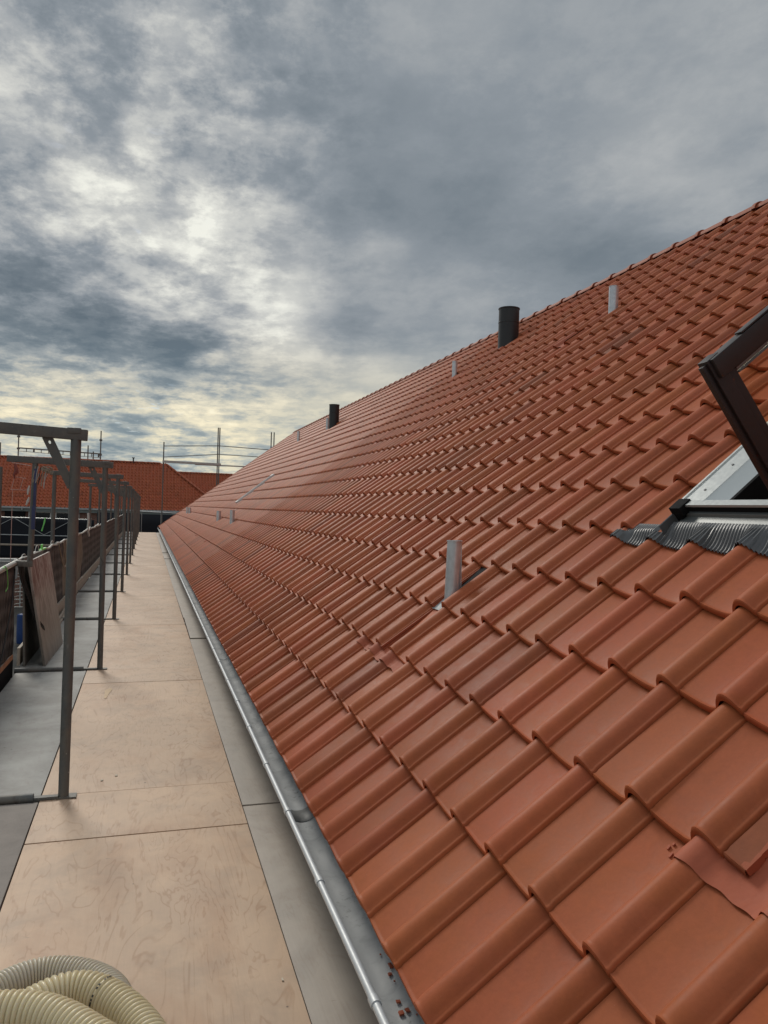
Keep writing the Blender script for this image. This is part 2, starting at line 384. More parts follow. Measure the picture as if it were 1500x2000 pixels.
# ------------------------------------------------------------------ object helpers
def tag(o, label=None, cat=None, group=None, kind=None):
    if label: o['label'] = label
    if cat: o['category'] = cat
    if group: o['group'] = group
    if kind: o['kind'] = kind
    return o
def empty(name, loc, label, cat, group=None):
    o = bpy.data.objects.new(name, None); COL.objects.link(o); o.location = loc; o.empty_display_size = .2
    return tag(o, label, cat, group)
class MB:
    def __init__(s): s.bm = bmesh.new()
    def box(s, a, b, bev=0.0):
        x0, y0, z0 = [min(p, q) for p, q in zip(a, b)]; x1, y1, z1 = [max(p, q) for p, q in zip(a, b)]
        return s.hexa([(x0, y0, z0), (x1, y0, z0), (x1, y1, z0), (x0, y1, z0), (x0, y0, z1), (x1, y0, z1), (x1, y1, z1), (x0, y1, z1)], bev)
    def hexa(s, P, bev=0.0):
        v = [s.bm.verts.new(p) for p in P]
        fs = [s.bm.faces.new([v[i] for i in f]) for f in ((0, 3, 2, 1), (4, 5, 6, 7), (0, 1, 5, 4), (1, 2, 6, 5), (2, 3, 7, 6), (3, 0, 4, 7))]
        if bev:
            es = list({e for f in fs for e in f.edges})
            bmesh.ops.bevel(s.bm, geom=es, offset=bev, segments=2, affect='EDGES', profile=.7)
        return s
    def bar(s, p, q, w, h, up=(0, 0, 1), bev=0.0):
        p, q = Vector(p), Vector(q); d = (q-p).normalized(); up = Vector(up)
        sd_ = d.cross(up).normalized(); u2 = sd_.cross(d).normalized()
        c = [(-1, -1), (1, -1), (1, 1), (-1, 1)]
        return s.hexa([p + sd_*a*w/2 + u2*b*h/2 for a, b in c] + [q + sd_*a*w/2 + u2*b*h/2 for a, b in c], bev)
    def tube(s, pts, r, seg=12, cap=True, rads=None, closed=False):
        pts = [Vector(p) for p in pts]; n = len(pts); rings = []
        prev = None
        for i, p in enumerate(pts):
            d = (pts[min(i+1, n-1)] - pts[max(i-1, 0)]).normalized()
            if prev is None:
                a = Vector((0, 0, 1)) if abs(d.z) < .9 else Vector((1, 0, 0))
                x = d.cross(a).normalized()
            else:
                x = (prev - d*prev.dot(d)).normalized()
            prev = x; y = d.cross(x)
            rr = rads[i] if rads is not None else r
            rings.append([s.bm.verts.new(p + (x*math.cos(2*math.pi*k/seg) + y*math.sin(2*math.pi*k/seg))*rr) for k in range(seg)])
        for i in range(n-1):
            for k in range(seg):
                f = s.bm.faces.new([rings[i][k], rings[i][(k+1) % seg], rings[i+1][(k+1) % seg], rings[i+1][k]]); f.smooth = True
        if cap:
            s.bm.faces.new(rings[0][::-1]); s.bm.faces.new(rings[-1])
        return s
    def grid(s, rows, smooth=True, flip=False):
        V = [[s.bm.verts.new(p) for p in r] for r in rows]
        for i in range(len(V)-1):
            for k in range(len(V[0])-1):
                q = [V[i][k], V[i][k+1], V[i+1][k+1], V[i+1][k]]
                if flip: q = q[::-1]
                f = s.bm.faces.new(q); f.smooth = smooth
        return s
    def poly(s, P):
        s.bm.faces.new([s.bm.verts.new(p) for p in P]); return s
    def build(s, name, mat, parent=None, smooth_angle=None):
        me = bpy.data.meshes.new(name)
        bmesh.ops.recalc_face_normals(s.bm, faces=s.bm.faces) if s.bm.faces else None
        s.bm.to_mesh(me); s.bm.free(); me.materials.append(mat)
        me.set_sharp_from_angle(angle=R(38))
        o = bpy.data.objects.new(name, me); COL.objects.link(o)
        if parent is not None:
            o.parent = parent
            o.matrix_parent_inverse = Matrix.Translation(-world_loc(parent))
        return o
def world_loc(o):
    v = Vector((0, 0, 0)); inv = []
    while o is not None:
        v = o.location + v
        if o.parent is not None: v = o.matrix_parent_inverse.translation + v
        o = o.parent
    return v

# ------------------------------------------------------------------ roof geometry
TH = 0.68213; cT, sT = math.cos(TH), math.sin(TH)
W = .245; G = .34666
E0 = np.array([.6436, 2.3045, .3629])
U = np.array([cT, 0, sT]); A = np.array([0, -1., 0]); N = np.array([-sT, 0, cT])
LIFT = .0280; THK = .0205; BASE = -.0350
PU = np.array([.0, .014, .028, .12, .22, .32, .42, .50, .55, .59, .615, .635, .655, .68, .715, .76, .81, .86, .905, .942, .962, .980, .996, 1.006, 1.011])
PH = np.array([-.017, -.011, .0016, -.0040, -.0095, -.0140, -.0172, -.0184, -.0178, -.0145, -.0065, .0055, .0160, .0255, .0335, .0380, .0380, .0338, .0265, .0180, .0124, .0112, .0110, .0078, -.012])
NRT = 21
def prof(u):
    u = np.asarray(u); return np.interp(u - np.floor(u), PU[:-2], PH[:-2])
def rp(i, j, off=0.0):
    """point on our roof: course i, column coordinate j, height off above the lip plane"""
    return Vector(E0 + U*i*G + A*j*W + N*off)
def tile_h(i, j):
    fi = i - math.floor(i)
    return BASE + float(prof(j)) + LIFT*(1-fi)
YHIP0, YHIP1 = 41.5, 34.2     # eave / ridge end of our roof

def tile_mesh(name, tiles, E, U_, A_, N_, mat, lod=0, clampf=None, parent=None, jit=1.0, umax=None, umin=None, hs=1.0):
    """every tile: swept profile with a rounded front lip; tone/hue are per-tile clay colours"""
    if lod == 0: iu = np.arange(len(PU)); st = [(0.0, 'b'), (0.0, 'm'), (.0015, 't1'), (.005, 't2'), (.010, 'g'), (.016, 'g'), (.024, 't'), (G*.5, 't'), (G+.035, 't')]
    elif lod == 1: iu = np.array([0, 2, 4, 6, 8, 9, 11, 12, 13, 15, 17, 19, 22, 24]); st = [(0.0, 'b'), (0.001, 't1'), (.006, 't2'), (.014, 'g'), (.024, 't'), (G+.035, 't')]
    else: iu = np.array([0, 2, 5, 8, 10, 12, 15, 18, 22, 24]); st = [(0.0, 'b'), (.003, 't'), (G+.035, 't')]
    pu0 = PU[iu]; ph0 = PH[iu]
    ns, nu = len(st), len(iu)
    nt = len(tiles); V = np.zeros((nt, ns, nu, 3)); T = np.array(tiles, float)
    jj = rng.normal(size=(nt, 4))*jit
    for a, (s, kind) in enumerate(st):
        pu = np.repeat(pu0[None], nt, 0)
        if umax is not None:
            pu = np.minimum(pu, np.array([umax.get(tuple(x), 2) for x in tiles])[:, None])
        if umin is not None:
            pu = np.maximum(pu, np.array([umin.get(tuple(x), -1) for x in tiles])[:, None])
        ph = np.interp(pu, PU, PH) if (umax is not None or umin is not None) else np.repeat(ph0[None], nt, 0)
        # the far edge of the profile drops (lip thickness)
        h = BASE + ph + LIFT*(1-s/G)
        if kind == 'b': h = h - THK
        if kind == 'm': h = h - THK*.45
        if kind == 't1': h = h - .0028
        if kind == 't2': h = h + .0010
        if kind == 'g': h = h - .0018
        ss = T[:, 0:1]*G + s - .020*(T[:, 0:1] == 0)*(hs == 1.0) + jj[:, 0:1]*.0012 + np.interp(pu, [0, .1, .3, .52, .60, .68, .78, .9, 1.0], [0, -.0025, -.0065, -.0085, -.0060, .0035, .0055, .0035, 0])*(1 if s < .03 else 0)
        h = h*hs
        uu = (T[:, 1:2]-1+pu)*W + jj[:, 1:2]*.0009
        h = h + jj[:, 2:3]*.0009 + jj[:, 3:4]*.0016*(s/G-.5)
        V[:, a] = E + ss[..., None]*U_ + uu[..., None]*A_ + h[..., None]*N_
    if clampf is not None: V = clampf(V)
    V = V.reshape(-1, 3)
    q = []
    for a in range(ns-1):
        for b_ in range(nu-1):
            q.append([a*nu+b_, a*nu+b_+1, (a+1)*nu+b_+1, (a+1)*nu+b_])
    q = np.array(q); F = (q[None] + (np.arange(nt)*ns*nu)[:, None, None]).reshape(-1, 4)
    me = bpy.data.meshes.new(name)
    me.vertices.add(len(V)); me.vertices.foreach_set('co', V.ravel())
    me.loops.add(F.size); me.loops.foreach_set('vertex_index', F.ravel().astype(np.int32))
    me.polygons.add(len(F)); me.polygons.foreach_set('loop_start', np.arange(0, F.size, 4, dtype=np.int32))
    sm = np.ones((ns-1, nu-1), bool)
    if lod == 0: sm[0] = False; sm[:, -1] = False
    me.polygons.foreach_set('use_smooth', np.tile(sm.ravel(), nt))
    me.update(); me.validate(); me.set_sharp_from_angle(angle=R(50))
    for nm in ('tone', 'hue'):
        at = me.attributes.new(nm, 'FLOAT', 'POINT')
        r = rng.random(nt) if nm == 'hue' else np.clip(rng.beta(1.6, 2.4, nt), 0, 1)
        at.data.foreach_set('value', np.repeat(r, ns*nu).astype(np.float32))
    me.materials.append(mat)
    o = bpy.data.objects.new(name, me); COL.objects.link(o)
    if parent is not None:
        o.parent = parent; o.matrix_parent_inverse = Matrix.Translation(-world_loc(parent))
    return o

# ================================================================== SETTING
g = MB(); g.poly([(-600, -600, -5.6), (600, -600, -5.6), (600, 900, -5.6), (-600, 900, -5.6)]); tag(g.build('ground', M_ground), kind='structure')

# ================================================================== OUR HOUSE
house = empty('terraced_house', (0.95, 20, -5.6), 'long terraced house whose red clay tile roof fills the right of the photo', 'house')
XR = .6436 + cT*NRT*G; ZR = .3629 + sT*NRT*G     # ridge
XW = .95
w = MB(); w.box((XW, -6, -5.6), (2*XR-XW, YHIP0-.4, .12)); w.build('wall', M_brick, house)
# window opening in the roof (skylight) and holes
KMIN = -int((YHIP0-E0[1])/W)-1; KMAX = 15
WIN_ROWS = range(5, 8)
cut_umax = {}; cut_umin = {}
skip = set()
for i in WIN_ROWS:
    cut_umax[(i, -1)] = .42
    for k in (0, 1, 2): skip.add((i, k))
cut_umin[(2, -5)] = .53; cut_umin[(3, -5)] = .53
cut_umax[(2, 5)] = .26; cut_umax[(3, 5)] = .30
for i in (2, 3): skip.add((i, 6))
cut_umin[(2, 7)] = .53; cut_umin[(3, 7)] = .53
near, mid, far = [], [], []
for i in range(NRT):
    for k in range(KMIN, KMAX+1):
        if (i, k) in skip: continue
        y = E0[1]-(k-1)*W
        yl = YHIP0 + (YHIP1-YHIP0)*i/NRT
        if y - W > yl + .1: continue
        d = math.hypot(y, i*G)
        (near if y < 13 else mid).append((i, k))
def clamp_our(V):
    s = (V[..., 0]-E0[0])/cT
    yl = YHIP0 + (YHIP1-YHIP0)*s/(NRT*G)
    V[..., 1] = np.minimum(V[..., 1], yl); return V
roofA = tile_mesh('roof', near, E0, U, A, N, M_tile, 0, None, house, umax=cut_umax, umin=cut_umin)
# join mid/far courses into the same roof part
roofB = tile_mesh('roof_mid', mid, E0, U, A, N, M_tile, 1, clamp_our, None)
def join(objs):
    with bpy.context.temp_override(active_object=objs[0], object=objs[0], selected_editable_objects=objs, selected_objects=objs):
        bpy.ops.object.join()
    return objs[0]
roofA = join([roofA, roofB]); roofA.name = 'roof'
# sarking under the tiles, far slope, hip slope
def ru(s, y, off): p = E0 + U*s + N*off; return Vector((p[0], y, p[2]))
SR = NRT*G
w = MB()
y0w, y1w = E0[1]-1.6*W, E0[1]+1.45*W      # skylight hole in the sarking
s0w, s1w = 5.2*G, 8.0*G
w.poly([ru(.02, -6, -.085), ru(.02, YHIP0-.1, -.085), ru(s0w, YHIP0-.1-(YHIP0-YHIP1)*s0w/SR, -.085), ru(s0w, -6, -.085)])
w.poly([ru(s1w, -6, -.085), ru(s1w, YHIP0-.1-(YHIP0-YHIP1)*s1w/SR, -.085), ru(SR, YHIP1-.1, -.085), ru(SR, -6, -.085)])
w.poly([ru(s0w, -6, -.085), ru(s0w, y0w, -.085), ru(s1w, y0w, -.085), ru(s1w, -6, -.085)])
w.poly([ru(s0w, y1w, -.085), ru(s0w, YHIP0-.1-(YHIP0-YHIP1)*s0w/SR, -.085), ru(s1w, YHIP0-.1-(YHIP0-YHIP1)*s1w/SR, -.085), ru(s1w, y1w, -.085)])
w.build('roof_underlay', M_under, house)
w = MB()
w.poly([(XR+.05, -6, ZR-.04), (XR+.05, YHIP1, ZR-.04), (2*XR-.64, YHIP0, .33), (2*XR-.64, -6, .33)])
w.poly([(XR, YHIP1-.05, ZR-.06), (.66, YHIP0-.05, .33), (2*XR-.64, YHIP0-.05, .33)])
w.build('rear_roof', M_ridge, house)
# ridge caps with collars
def cap_run(mb, p, q, r, step, seg=9, collar=1.16):
    p, q = Vector(p), Vector(q); L = (q-p).length; d = (q-p)/L
    side = d.cross(Vector((0, 0, 1))).normalized(); up = side.cross(d).normalized()
    n = int(L/step)
    for k in range(n):
        a = p + d*step*k
        rows = []
        for t_, rr in ((0, r*collar-.012), (.001, r*collar), (.05, r*collar), (.056, r*1.03), (step*.5, r), (step+.03, r*.97)):
            rows.append([a + d*t_ + side*math.cos(th)*rr + up*(math.sin(th)*rr*.85) for th in [math.pi*m/seg for m in range(seg+1)]])
        mb.grid(rows)
w = MB(); cap_run(w, (XR, -5, ZR-.045), (XR, YHIP1+.1, ZR-.045), .088, .45, 10, 1.2); w.build('ridge_tiles', M_ridge, house)
w = MB(); cap_run(w, (.62, YHIP0+.02, .33), (XR, YHIP1+.02, ZR-.03), .055, .40, 7, 1.08); w.build('hip_tiles', M_ridge, house)
# eaves: zinc drip strip + fascia
w = MB(); w.grid([[ (.715, y, .300), (.745, y, .335), (.80, y, .40)] for y in (-4, YHIP0)], False); w.build('eaves_strip', M_zinc, house)
# ---- gutter (half-round zinc, bead on the outer edge)
GX, GZ, GR = .656, .275, .076
w = MB(); rows = []
ys = [-4 + k*.5 for k in range(int((YHIP0+.1+4)/.5)+1)]
for y in ys:
    rows.append([(GX - GR*math.cos(a), y, GZ - GR*math.sin(a)) for a in [math.pi*m/14 for m in range(15)]])
w.grid(rows)
rows = [[(GX - (GR+.003)*math.cos(a), y, GZ - (GR+.003)*math.sin(a)) for a in [math.pi*m/14 for m in range(15)]] for y in ys]
w.grid(rows, flip=True)
gut = w.build('gutter', M_zinc, house)
w = MB(); w.tube([(GX-GR-.004, -4, GZ+.004), (GX-GR-.004, YHIP0+.1, GZ+.004)], .0115, 12); w.build('bead', M_bead, gut)
yb = .62
for k in range(70):
    y = yb + k*.60 + .02*math.sin(k*2.3)
    if y > YHIP0: break
    w = MB(); w.tube([(GX-GR-.004, y-.015, GZ+.004), (GX-GR-.004, y+.015, GZ+.004)], .0145, 12)
    w.grid([[(GX - (GR+.006)*math.cos(a), y+dy, GZ - (GR+.006)*math.sin(a)) for a in [math.pi*m/8 for m in range(9)]] for dy in (-.012, .012)], flip=True)
    w.build('gutter_bracket', M_bead, gut)
for y, wd in ((3.16, .115), (6.55, .02), (10.4, .06), (12.6, .02), (15.2, .02), (17.5, .05), (20.5, .02), (25, .02), (30, .02)):
    w = MB(); rr = GR-.002
    w.grid([[(GX - (rr-z)*math.cos(a), y+dy, GZ - (rr-z)*math.sin(a)) for a in [math.pi*(.06+.88*m/12) for m in range(13)]] for dy, z in ((-wd/2-.004, -.001), (-wd/2, .002), (wd/2, .002), (wd/2+.004, -.001))])
    w.build('gutter_joint', simple('joint_sleeve', (.17, .175, .175), .5, .5) if wd > .1 else M_zinc, gut)
# ---- vent pipes
def pipe_hollow(mb, c, r, z0, z1, tilt=(0, 0), seg=28, lip=.003):
    c = Vector(c); d = Vector((tilt[0], tilt[1], 1)); 
    rows = []
    for rr, z in ((r, z0), (r, z1-.006), (r+lip, z1-.005), (r+lip, z1), (r-.003, z1), (r-.003, z1-.10)):
        b = c + d*(z-z0); b.z = z
        rows.append([b + Vector((math.cos(2*math.pi*k/seg), math.sin(2*math.pi*k/seg), 0))*rr for k in range(seg+1)])
    mb.grid(rows)
def vent(i, j, r, h, tilt=(0, 0), down=.12):
    p = rp(i, j, 0)
    w = MB(); pipe_hollow(w, (p.x, p.y, p.z-down), r, p.z-down, p.z+h, tilt); return w.build('vent_pipe', M_pipe, house)
v1 = vent(3.30, -5.62, .039, .275, (.02, -.01))
w = MB(); w.tube([rp(3.3, -5.62, -.02)+Vector((.030, -.026, -.05)), rp(3.3, -5.62, 0)+Vector((.036, -.028, .272))], .002, 6); w.build('seam', M_pipe, v1)
for i, j, r, h in ((15.75, -20.5, .052, .27), (15.85, -39.4, .044, .25), (15.75, -77.6, .050, .31), (15.8, -95.8, .048, .34),
                   (3.75, -54.2, .047, .25), (3.7, -65.9, .050, .22), (3.75, -119.2, .052, .24), (3.7, -125.5, .052, .25)):
    vent(i, j, r, h)
for (i, j, r, h) in ((17.75, -35.5, .162, .545), (15.9, -75.2, .140, .60)):
    p = rp(i, j, 0); w = MB(); z0 = p.z-.35; z1 = p.z+h
    prof_ = [(r, z0), (r, z1-.24), (r+.004, z1-.237), (r+.004, z1-.225), (r, z1-.222), (r, z1-.02), (r+.008, z1-.015), (r+.008, z1), (r-.008, z1), (r-.008, z1-.25)]
    w.grid([[Vector((p.x+math.cos(2*math.pi*k/32)*rr, p.y+math.sin(2*math.pi*k/32)*rr, z)) for k in range(33)] for rr, z in prof_])
    fl = w.build('flue_pipe', M_black, house)
# ---- pieces of red flashing dressed over the tiles
def flashing(name, i0, i1, j0, j1, off=.004, ns=10, nj=60, wav=.002, mat=None, flat=0.0, jag=.01, edge=.001, parent=None, soft=.55):
    w = MB(); rows = []
    for a in range(ns+1):
        r = []
        for b_ in range(nj+1):
            jx = j0 + (j1-j0)*b_/nj
            ii = i0 + (i1-i0)*a/ns + (jag*math.sin(jx*9+i0)*.6+jag*math.sin(jx*23))*(1-a/ns)
            hh = BASE + LIFT*(1-(ii-math.floor(i0)) if ii < math.floor(i0)+1 else .0)
            # soft-dressed profile
            pr_ = float(np.mean(prof(np.array([jx-.05, jx-.02, jx, jx+.02, jx+.05]))))
            pr_ = pr_*(1-flat) + flat*.012
            hh += pr_ + off + wav*math.sin(jx*5+a*1.3) * math.sin(ii*17)
            r.append(rp(ii, jx, hh))
        rows.append(r)
    w.grid(rows)
    if edge: w.grid([[p for p in rows[0]], [p - Vector(N)*edge*2.2 for p in rows[0]]], False)
    return w.build(name, mat or M_lead, parent or house)
flashing('flashing', 1.85, 2.04, -7.3, -5.9, .008, jag=.006, wav=.001)
flashing('flashing', 1.81, 2.06, -6.0, -4.35, .012, jag=.008, wav=.001)
flashing('flashing', 1.81, 4.0, 3.64, 9.0, .008, ns=40, nj=120, jag=.006, wav=.0012)
# open vent position right of the frame centre: lead-coloured base sheet, jagged mortar, hole shade as a black slab
w = MB(); w.grid([[rp(i, j, -.034) for j in (-6.05, -5.40)] for i in (2.02, 4.0)]); w.build('vent_base_sheet', M_tile, house)
w = MB(); w.hexa([rp(2.98, -6.02, -.030), rp(2.98, -5.42, -.030), rp(3.34, -5.42, -.030), rp(3.34, -6.02, -.030),
                  rp(2.98, -6.02, -.024), rp(2.98, -5.42, -.024), rp(3.34, -5.42, -.024), rp(3.34, -6.02, -.024)], .002); w.build('vent_base_plate', M_zinc, house)
w = MB(); w.hexa([rp(3.38, -6.02, -.045), rp(3.38, -5.40, -.045), rp(4.05, -5.40, -.045), rp(4.05, -6.02, -.045), rp(3.38, -6.02, -.032), rp(3.38, -5.40, -.032), rp(4.05, -5.40, -.028), rp(4.05, -6.02, -.028)]); w.build('vent_hole_shade', M_seal_shade, house)
# exposed interlocking edges of the tiles beside the gap and above the lead on the right
for (ia, ib, j, hh) in ((2.0, 2.98, -5.99, .014), (3.0, 3.98, -5.99, .014)):
    w = MB()
    for a, b_, z0, z1 in ((-.16, .04, -.004, .008), (.0, .045, -.034, -.006), (.045, .06, -.022, -.012)):
        w.hexa([rp(ia, j+a, z0-.008), rp(ia, j+b_, z0-.008), rp(ib, j+b_, z0-.036), rp(ib, j+a, z0-.036),
                rp(ia, j+a, z1-.008), rp(ia, j+b_, z1-.008), rp(ib, j+b_, z1-.036), rp(ib, j+a, z1-.036)], .0015)
    w.build('tile_edge', M_ridge, house)
w = MB()
for a in range(7):
    ia, ib = 2.0+a*.14, 2.0+(a+1)*.14; jj_ = 4.27 + random.uniform(-.012, .02)
    w.hexa([rp(ia, 4.20, -.034), rp(ia, jj_, -.034), rp(ib, jj_, -.040-.028*(a+1)*.14), rp(ib, 4.20, -.040-.028*(a+1)*.14), rp(ia, 4.20, -.0150-.028*a*.14), rp(ia, jj_, -.017-.028*a*.14), rp(ib, jj_, -.017-.028*(a+1)*.14), rp(ib, 4.20, -.015-.028*(a+1)*.14)])
w.build('tile_edge', M_ridge, house)
# torn left end of the right-hand flashing: black quad for shade in the gap, mortar crumbs
w = MB(); w.grid([[rp(1.80 + .055*a_ - .015*abs(b_-1), 3.61 - .035*b_ , tile_h(1.82, 3.6-.035*b_) + .0035 + .001*a_) for b_ in range(3)] for a_ in range(2)]); w.build('gap_shade', M_seal_shade, house)
for q in range(6):
    ii, jj2 = 1.84 + .10*random.random(), 3.35 + .22*random.random(); h_ = tile_h(ii, jj2)
    w = MB(); w.hexa([rp(ii + a_*.010*(1+.5*(q % 3)), jj2 + b_*.012, h_ + c_) for c_ in (.0, .004) for a_, b_ in ((-1, -1), (-1, 1), (1, .7), (1, -1))], .001); w.build('mortar_crumb', M_lead, house)
for (i0, i1, j0, j1) in ((14.0, 14.9, -22.6, -21.2), (15.9, 16.4, -38.5, -36.6), (14.2, 14.6, -42.6, -40.5), (14.2, 14.6, -80.5, -78.5), (1.86, 2.03, -56.8, -54.6), (1.86, 2.03, -68.6, -66.5)):
    flashing('flashing', i0, i1, j0, j1, .012, 4, 30)
# ---- roof window (side-hung, open)
rw = empty('roof_window', tuple(rp(5.28, -1, .06)), None, None); rw.parent = house; rw.matrix_parent_inverse = Matrix.Translation(-world_loc(house))
# as a part it must be a mesh: the fixed frame carries the rest
bpy.data.objects.remove(rw)
Aw = rp(5.28, -1.0, .060)            # far lower corner of the frame
Uv, Av, Nv = Vector(U), Vector(A), Vector(N)
LW = 1.02; WW = .60
def sweep(mb, prof2, P0, along, L, e1, e2, cap=True):
    rows = [[P0 + along*s_ + e1*a + e2*b_ for a, b_ in prof2] for s_ in (0, L)]
    mb.grid(rows, False)
    if cap:
        for r in rows: mb.poly(r)
w = MB()    # far side cover: lip, flat face, fold, slanted face  (e1 = towards camera, e2 = normal)
pr_side = [(-.010, -.07), (-.010, .004), (.006, .006), (.010, .000), (.112, -.006), (.118, -.001), (.124, -.008), (.200, -.040), (.200, -.09), (-.008, -.09)]
sweep(w, pr_side, Aw + Uv*.01, Uv, LW, Av, Nv)
win = w.build('roof_window', M_alu, house)
for s_ in (.088, .255, .42):
    c = Aw + Uv*(s_+.01) + Av*.058 + Nv*(-.0025)
    w = MB(); w.tube([c, c+Nv*.002], .0055, 14); w.build('rivet', M_rivet, win)
w = MB()    # lower rail: light lip, recess shade as a black strip, grey sill (e1 = downslope, e2 = normal)
sweep(w, [(-.03, -.06), (-.03, -.002), (.004, .000), (.006, -.009), (-.004, -.010), (-.004, -.06)], Aw + Av*.03, Av, WW, -Uv, Nv); w.build('sill_lip', M_alu, win)
w = MB(); sweep(w, [(-.02, -.012), (.000, -.012), (.002, -.034), (-.02, -.034)], Aw + Av*.02, Av, WW, -Uv, Nv); w.build('recess_shade', M_seal_shade, win)
w = MB(); sweep(w, [(-.002, -.034), (.014, -.036), (.018, -.048), (.055, -.052), (.055, -.08), (-.002, -.08)], Aw + Av*.012, Av, WW, -Uv, Nv); w.build('sill', M_alu2, win)
w = MB(); c = Aw + Av*.012 - Uv*.004
w.hexa([c + Uv*a + Av*b_ + Nv*d_ for d_ in (-.035, .006) for a, b_ in ((-.03, -.035), (-.03, .03), (.035, .03), (.035, -.035))], .004)
w.hexa([c + Uv*a + Av*b_ + Nv*d_ for d_ in (-.055, -.02) for a, b_ in ((-.030, -.03), (-.032, .012), (-.01, .02), (-.01, -.04))], .003)
w.build('corner_block', M_seal_shade, win)
w = MB(); sweep(w, [(-.075, -.075), (-.070, -.045), (-.055, -.06), (-.012, -.062), (-.010, -.02), (-.006, -.075)], Aw - Uv*.12, Uv, LW+.1, Av, Nv); w.build('side_flashing', M_apron, win)
# inside lining
w = MB(); b0 = Aw + Av*.20 - Nv*.04
for (p, q) in (((0, 0), (LW, 0)), ((LW, 0), (LW, .33)), ((LW, .33), (0, .33)), ((0, .33), (0, 0))):
    a = b0 + Uv*(p[0]+.0) + Av*p[1]; c = b0 + Uv*q[0] + Av*q[1]
    w.poly([a, c, c - Nv*.35, a - Nv*.35])
w.poly([b0 - Nv*.35, b0 + Uv*LW - Nv*.35, b0 + Uv*LW + Av*.33 - Nv*.35, b0 + Av*.33 - Nv*.35])
w.build('lining', M_wood, win)
w = MB(); sweep(w, [(.185, -.035), (.205, -.035), (.205, -.13), (.185, -.13)], Aw + Uv*.01, Uv, LW, Av, Nv); w.build('dark_gasket', M_seal_shade, win)
w = MB(); b1 = Aw + Av*.54; sweep(w, [(0, -.09), (0, -.008), (.09, -.008), (.09, -.09)], b1, Uv, LW, Av, Nv); w.build('frame_side', M_alu2, win)
w = MB(); sweep(w, [(0, -.09), (0, .0), (.12, .0), (.12, -.09)], Aw + Uv*LW, Av, .66, Uv, Nv); w.build('frame_top', M_alu2, win)
# sash: hinged on the near side, standing almost square to the roof
Cs = Vector((1.690, 2.012, 2.008)); Hs = Aw + Av*.545 - Nv*.01
dS = (Hs - Cs); LB = dS.length; dS.normalize(); mS = Uv.cross(dS).normalized()
if mS.dot(Vector((0, 0, 1.5)) - Cs) < 0: mS = -mS          # outer face looks at the camera
def sb(p, q, u0, u1, h0, h1, bev=.003):     # box in sash space: d-range, u-range, m-range
    return [Cs + dS*d_ + Uv*u_ + mS*h_ for h_ in (h0, h1) for d_, u_ in ((p, u0), (q, u0), (q, u1), (p, u1))]
w = MB(); w.hexa(sb(0, LB, .0, .055, -.045, .0), .003); w.hexa(sb(.01, LB, -.018, .0, -.03, -.010), .002); w.hexa(sb(.05, LB, .055, .092, -.040, -.010), .002)
sash = w.build('sash', M_dark, win)
w = MB(); w.hexa(sb(.002, .072, .012, LW, -.03, .014), .004); w.hexa(sb(.050, .082, .09, LW, -.035, -.004), .002); w.hexa(sb(-.006, .0, .16, LW, -.02, .012), .002)
w.build('sash_side', simple('dark_grey_alu', (.038, .034, .034), .38, .2, vary=.15, bmp=.03), win)
w = MB(); w.hexa(sb(.082, .092, .095, LW, -.028, -.010), .001); w.hexa(sb(.098, .104, .1, LW, -.028, -.012), .001); w.build('glazing_seal', M_alu2, win)
w = MB(); w.hexa(sb(.09, LB-.06, .085, LW-.06, -.030, -.024)); w.build('glass', M_glass, win)
# ribbed apron below the window
w = MB(); rows = []
js = np.arange(-2.35, 2.4, .0155)
for a in range(9):
    f = a/8; r = []
    for n_, jx in enumerate(js):
        # left end is pulled further up under the neighbouring tile
        i1_ = 4.80; i0_ = 5.125
        ii = i0_*(1-f) + i1_*f
        lo = BASE + float(np.mean(prof(np.array([jx-.06, jx-.03, jx, jx+.03, jx+.06]))))*1.02 + .012 + LIFT*(5-min(ii, 5))*.6 + .003
        hi = .014
        sm_ = f*f*(3-2*f)
        hh = hi*(1-sm_) + lo*sm_
        if jx < -1.1: hh = min(hh, -.003) if f < .55 else hh
        pl = (-.0032, -.0032, .0032, .0032)[n_ % 4]*(min(1, f*2+.25))
        r.append(rp(ii + (0.007 if n_ % 4 > 1 else 0)*f, jx, hh + pl))
    rows.append(r)
w.grid(rows, False); w.build('apron_flashing', M_apron, win)
# ---- distant closed roof window
def far_window(i0, i1, j0, j1):
    w = MB()
    def P(i, j, h): return rp(i, j, h)
    for a in ((i0, i1, j1-.2, j1), (i0, i1, j0, j0+.2), (i0, i0+.22, j0+.2, j1-.2), (i1-.22, i1, j0+.2, j1-.2)):
        w.hexa([P(a[0], a[2], -.02), P(a[0], a[3], -.02), P(a[1], a[3], -.02), P(a[1], a[2], -.02), P(a[0], a[2], .045), P(a[0], a[3], .045), P(a[1], a[3], .045), P(a[1], a[2], .045)])
    o = w.build('roof_window', M_white, house); tag(o, label='closed roof window with pale frame far along the roof')
    w = MB(); w.hexa([P(i0+.22, j0+.2, 0), P(i0+.22, j1-.2, 0), P(i1-.22, j1-.2, 0), P(i1-.22, j0+.2, 0), P(i0+.22, j0+.2, .03), P(i0+.22, j1-.2, .03), P(i1-.22, j1-.2, .03), P(i1-.22, j0+.2, .03)])
    w.build('glass', M_winglass, o)
far_window(5.6, 9.0, -70.0, -68.8)

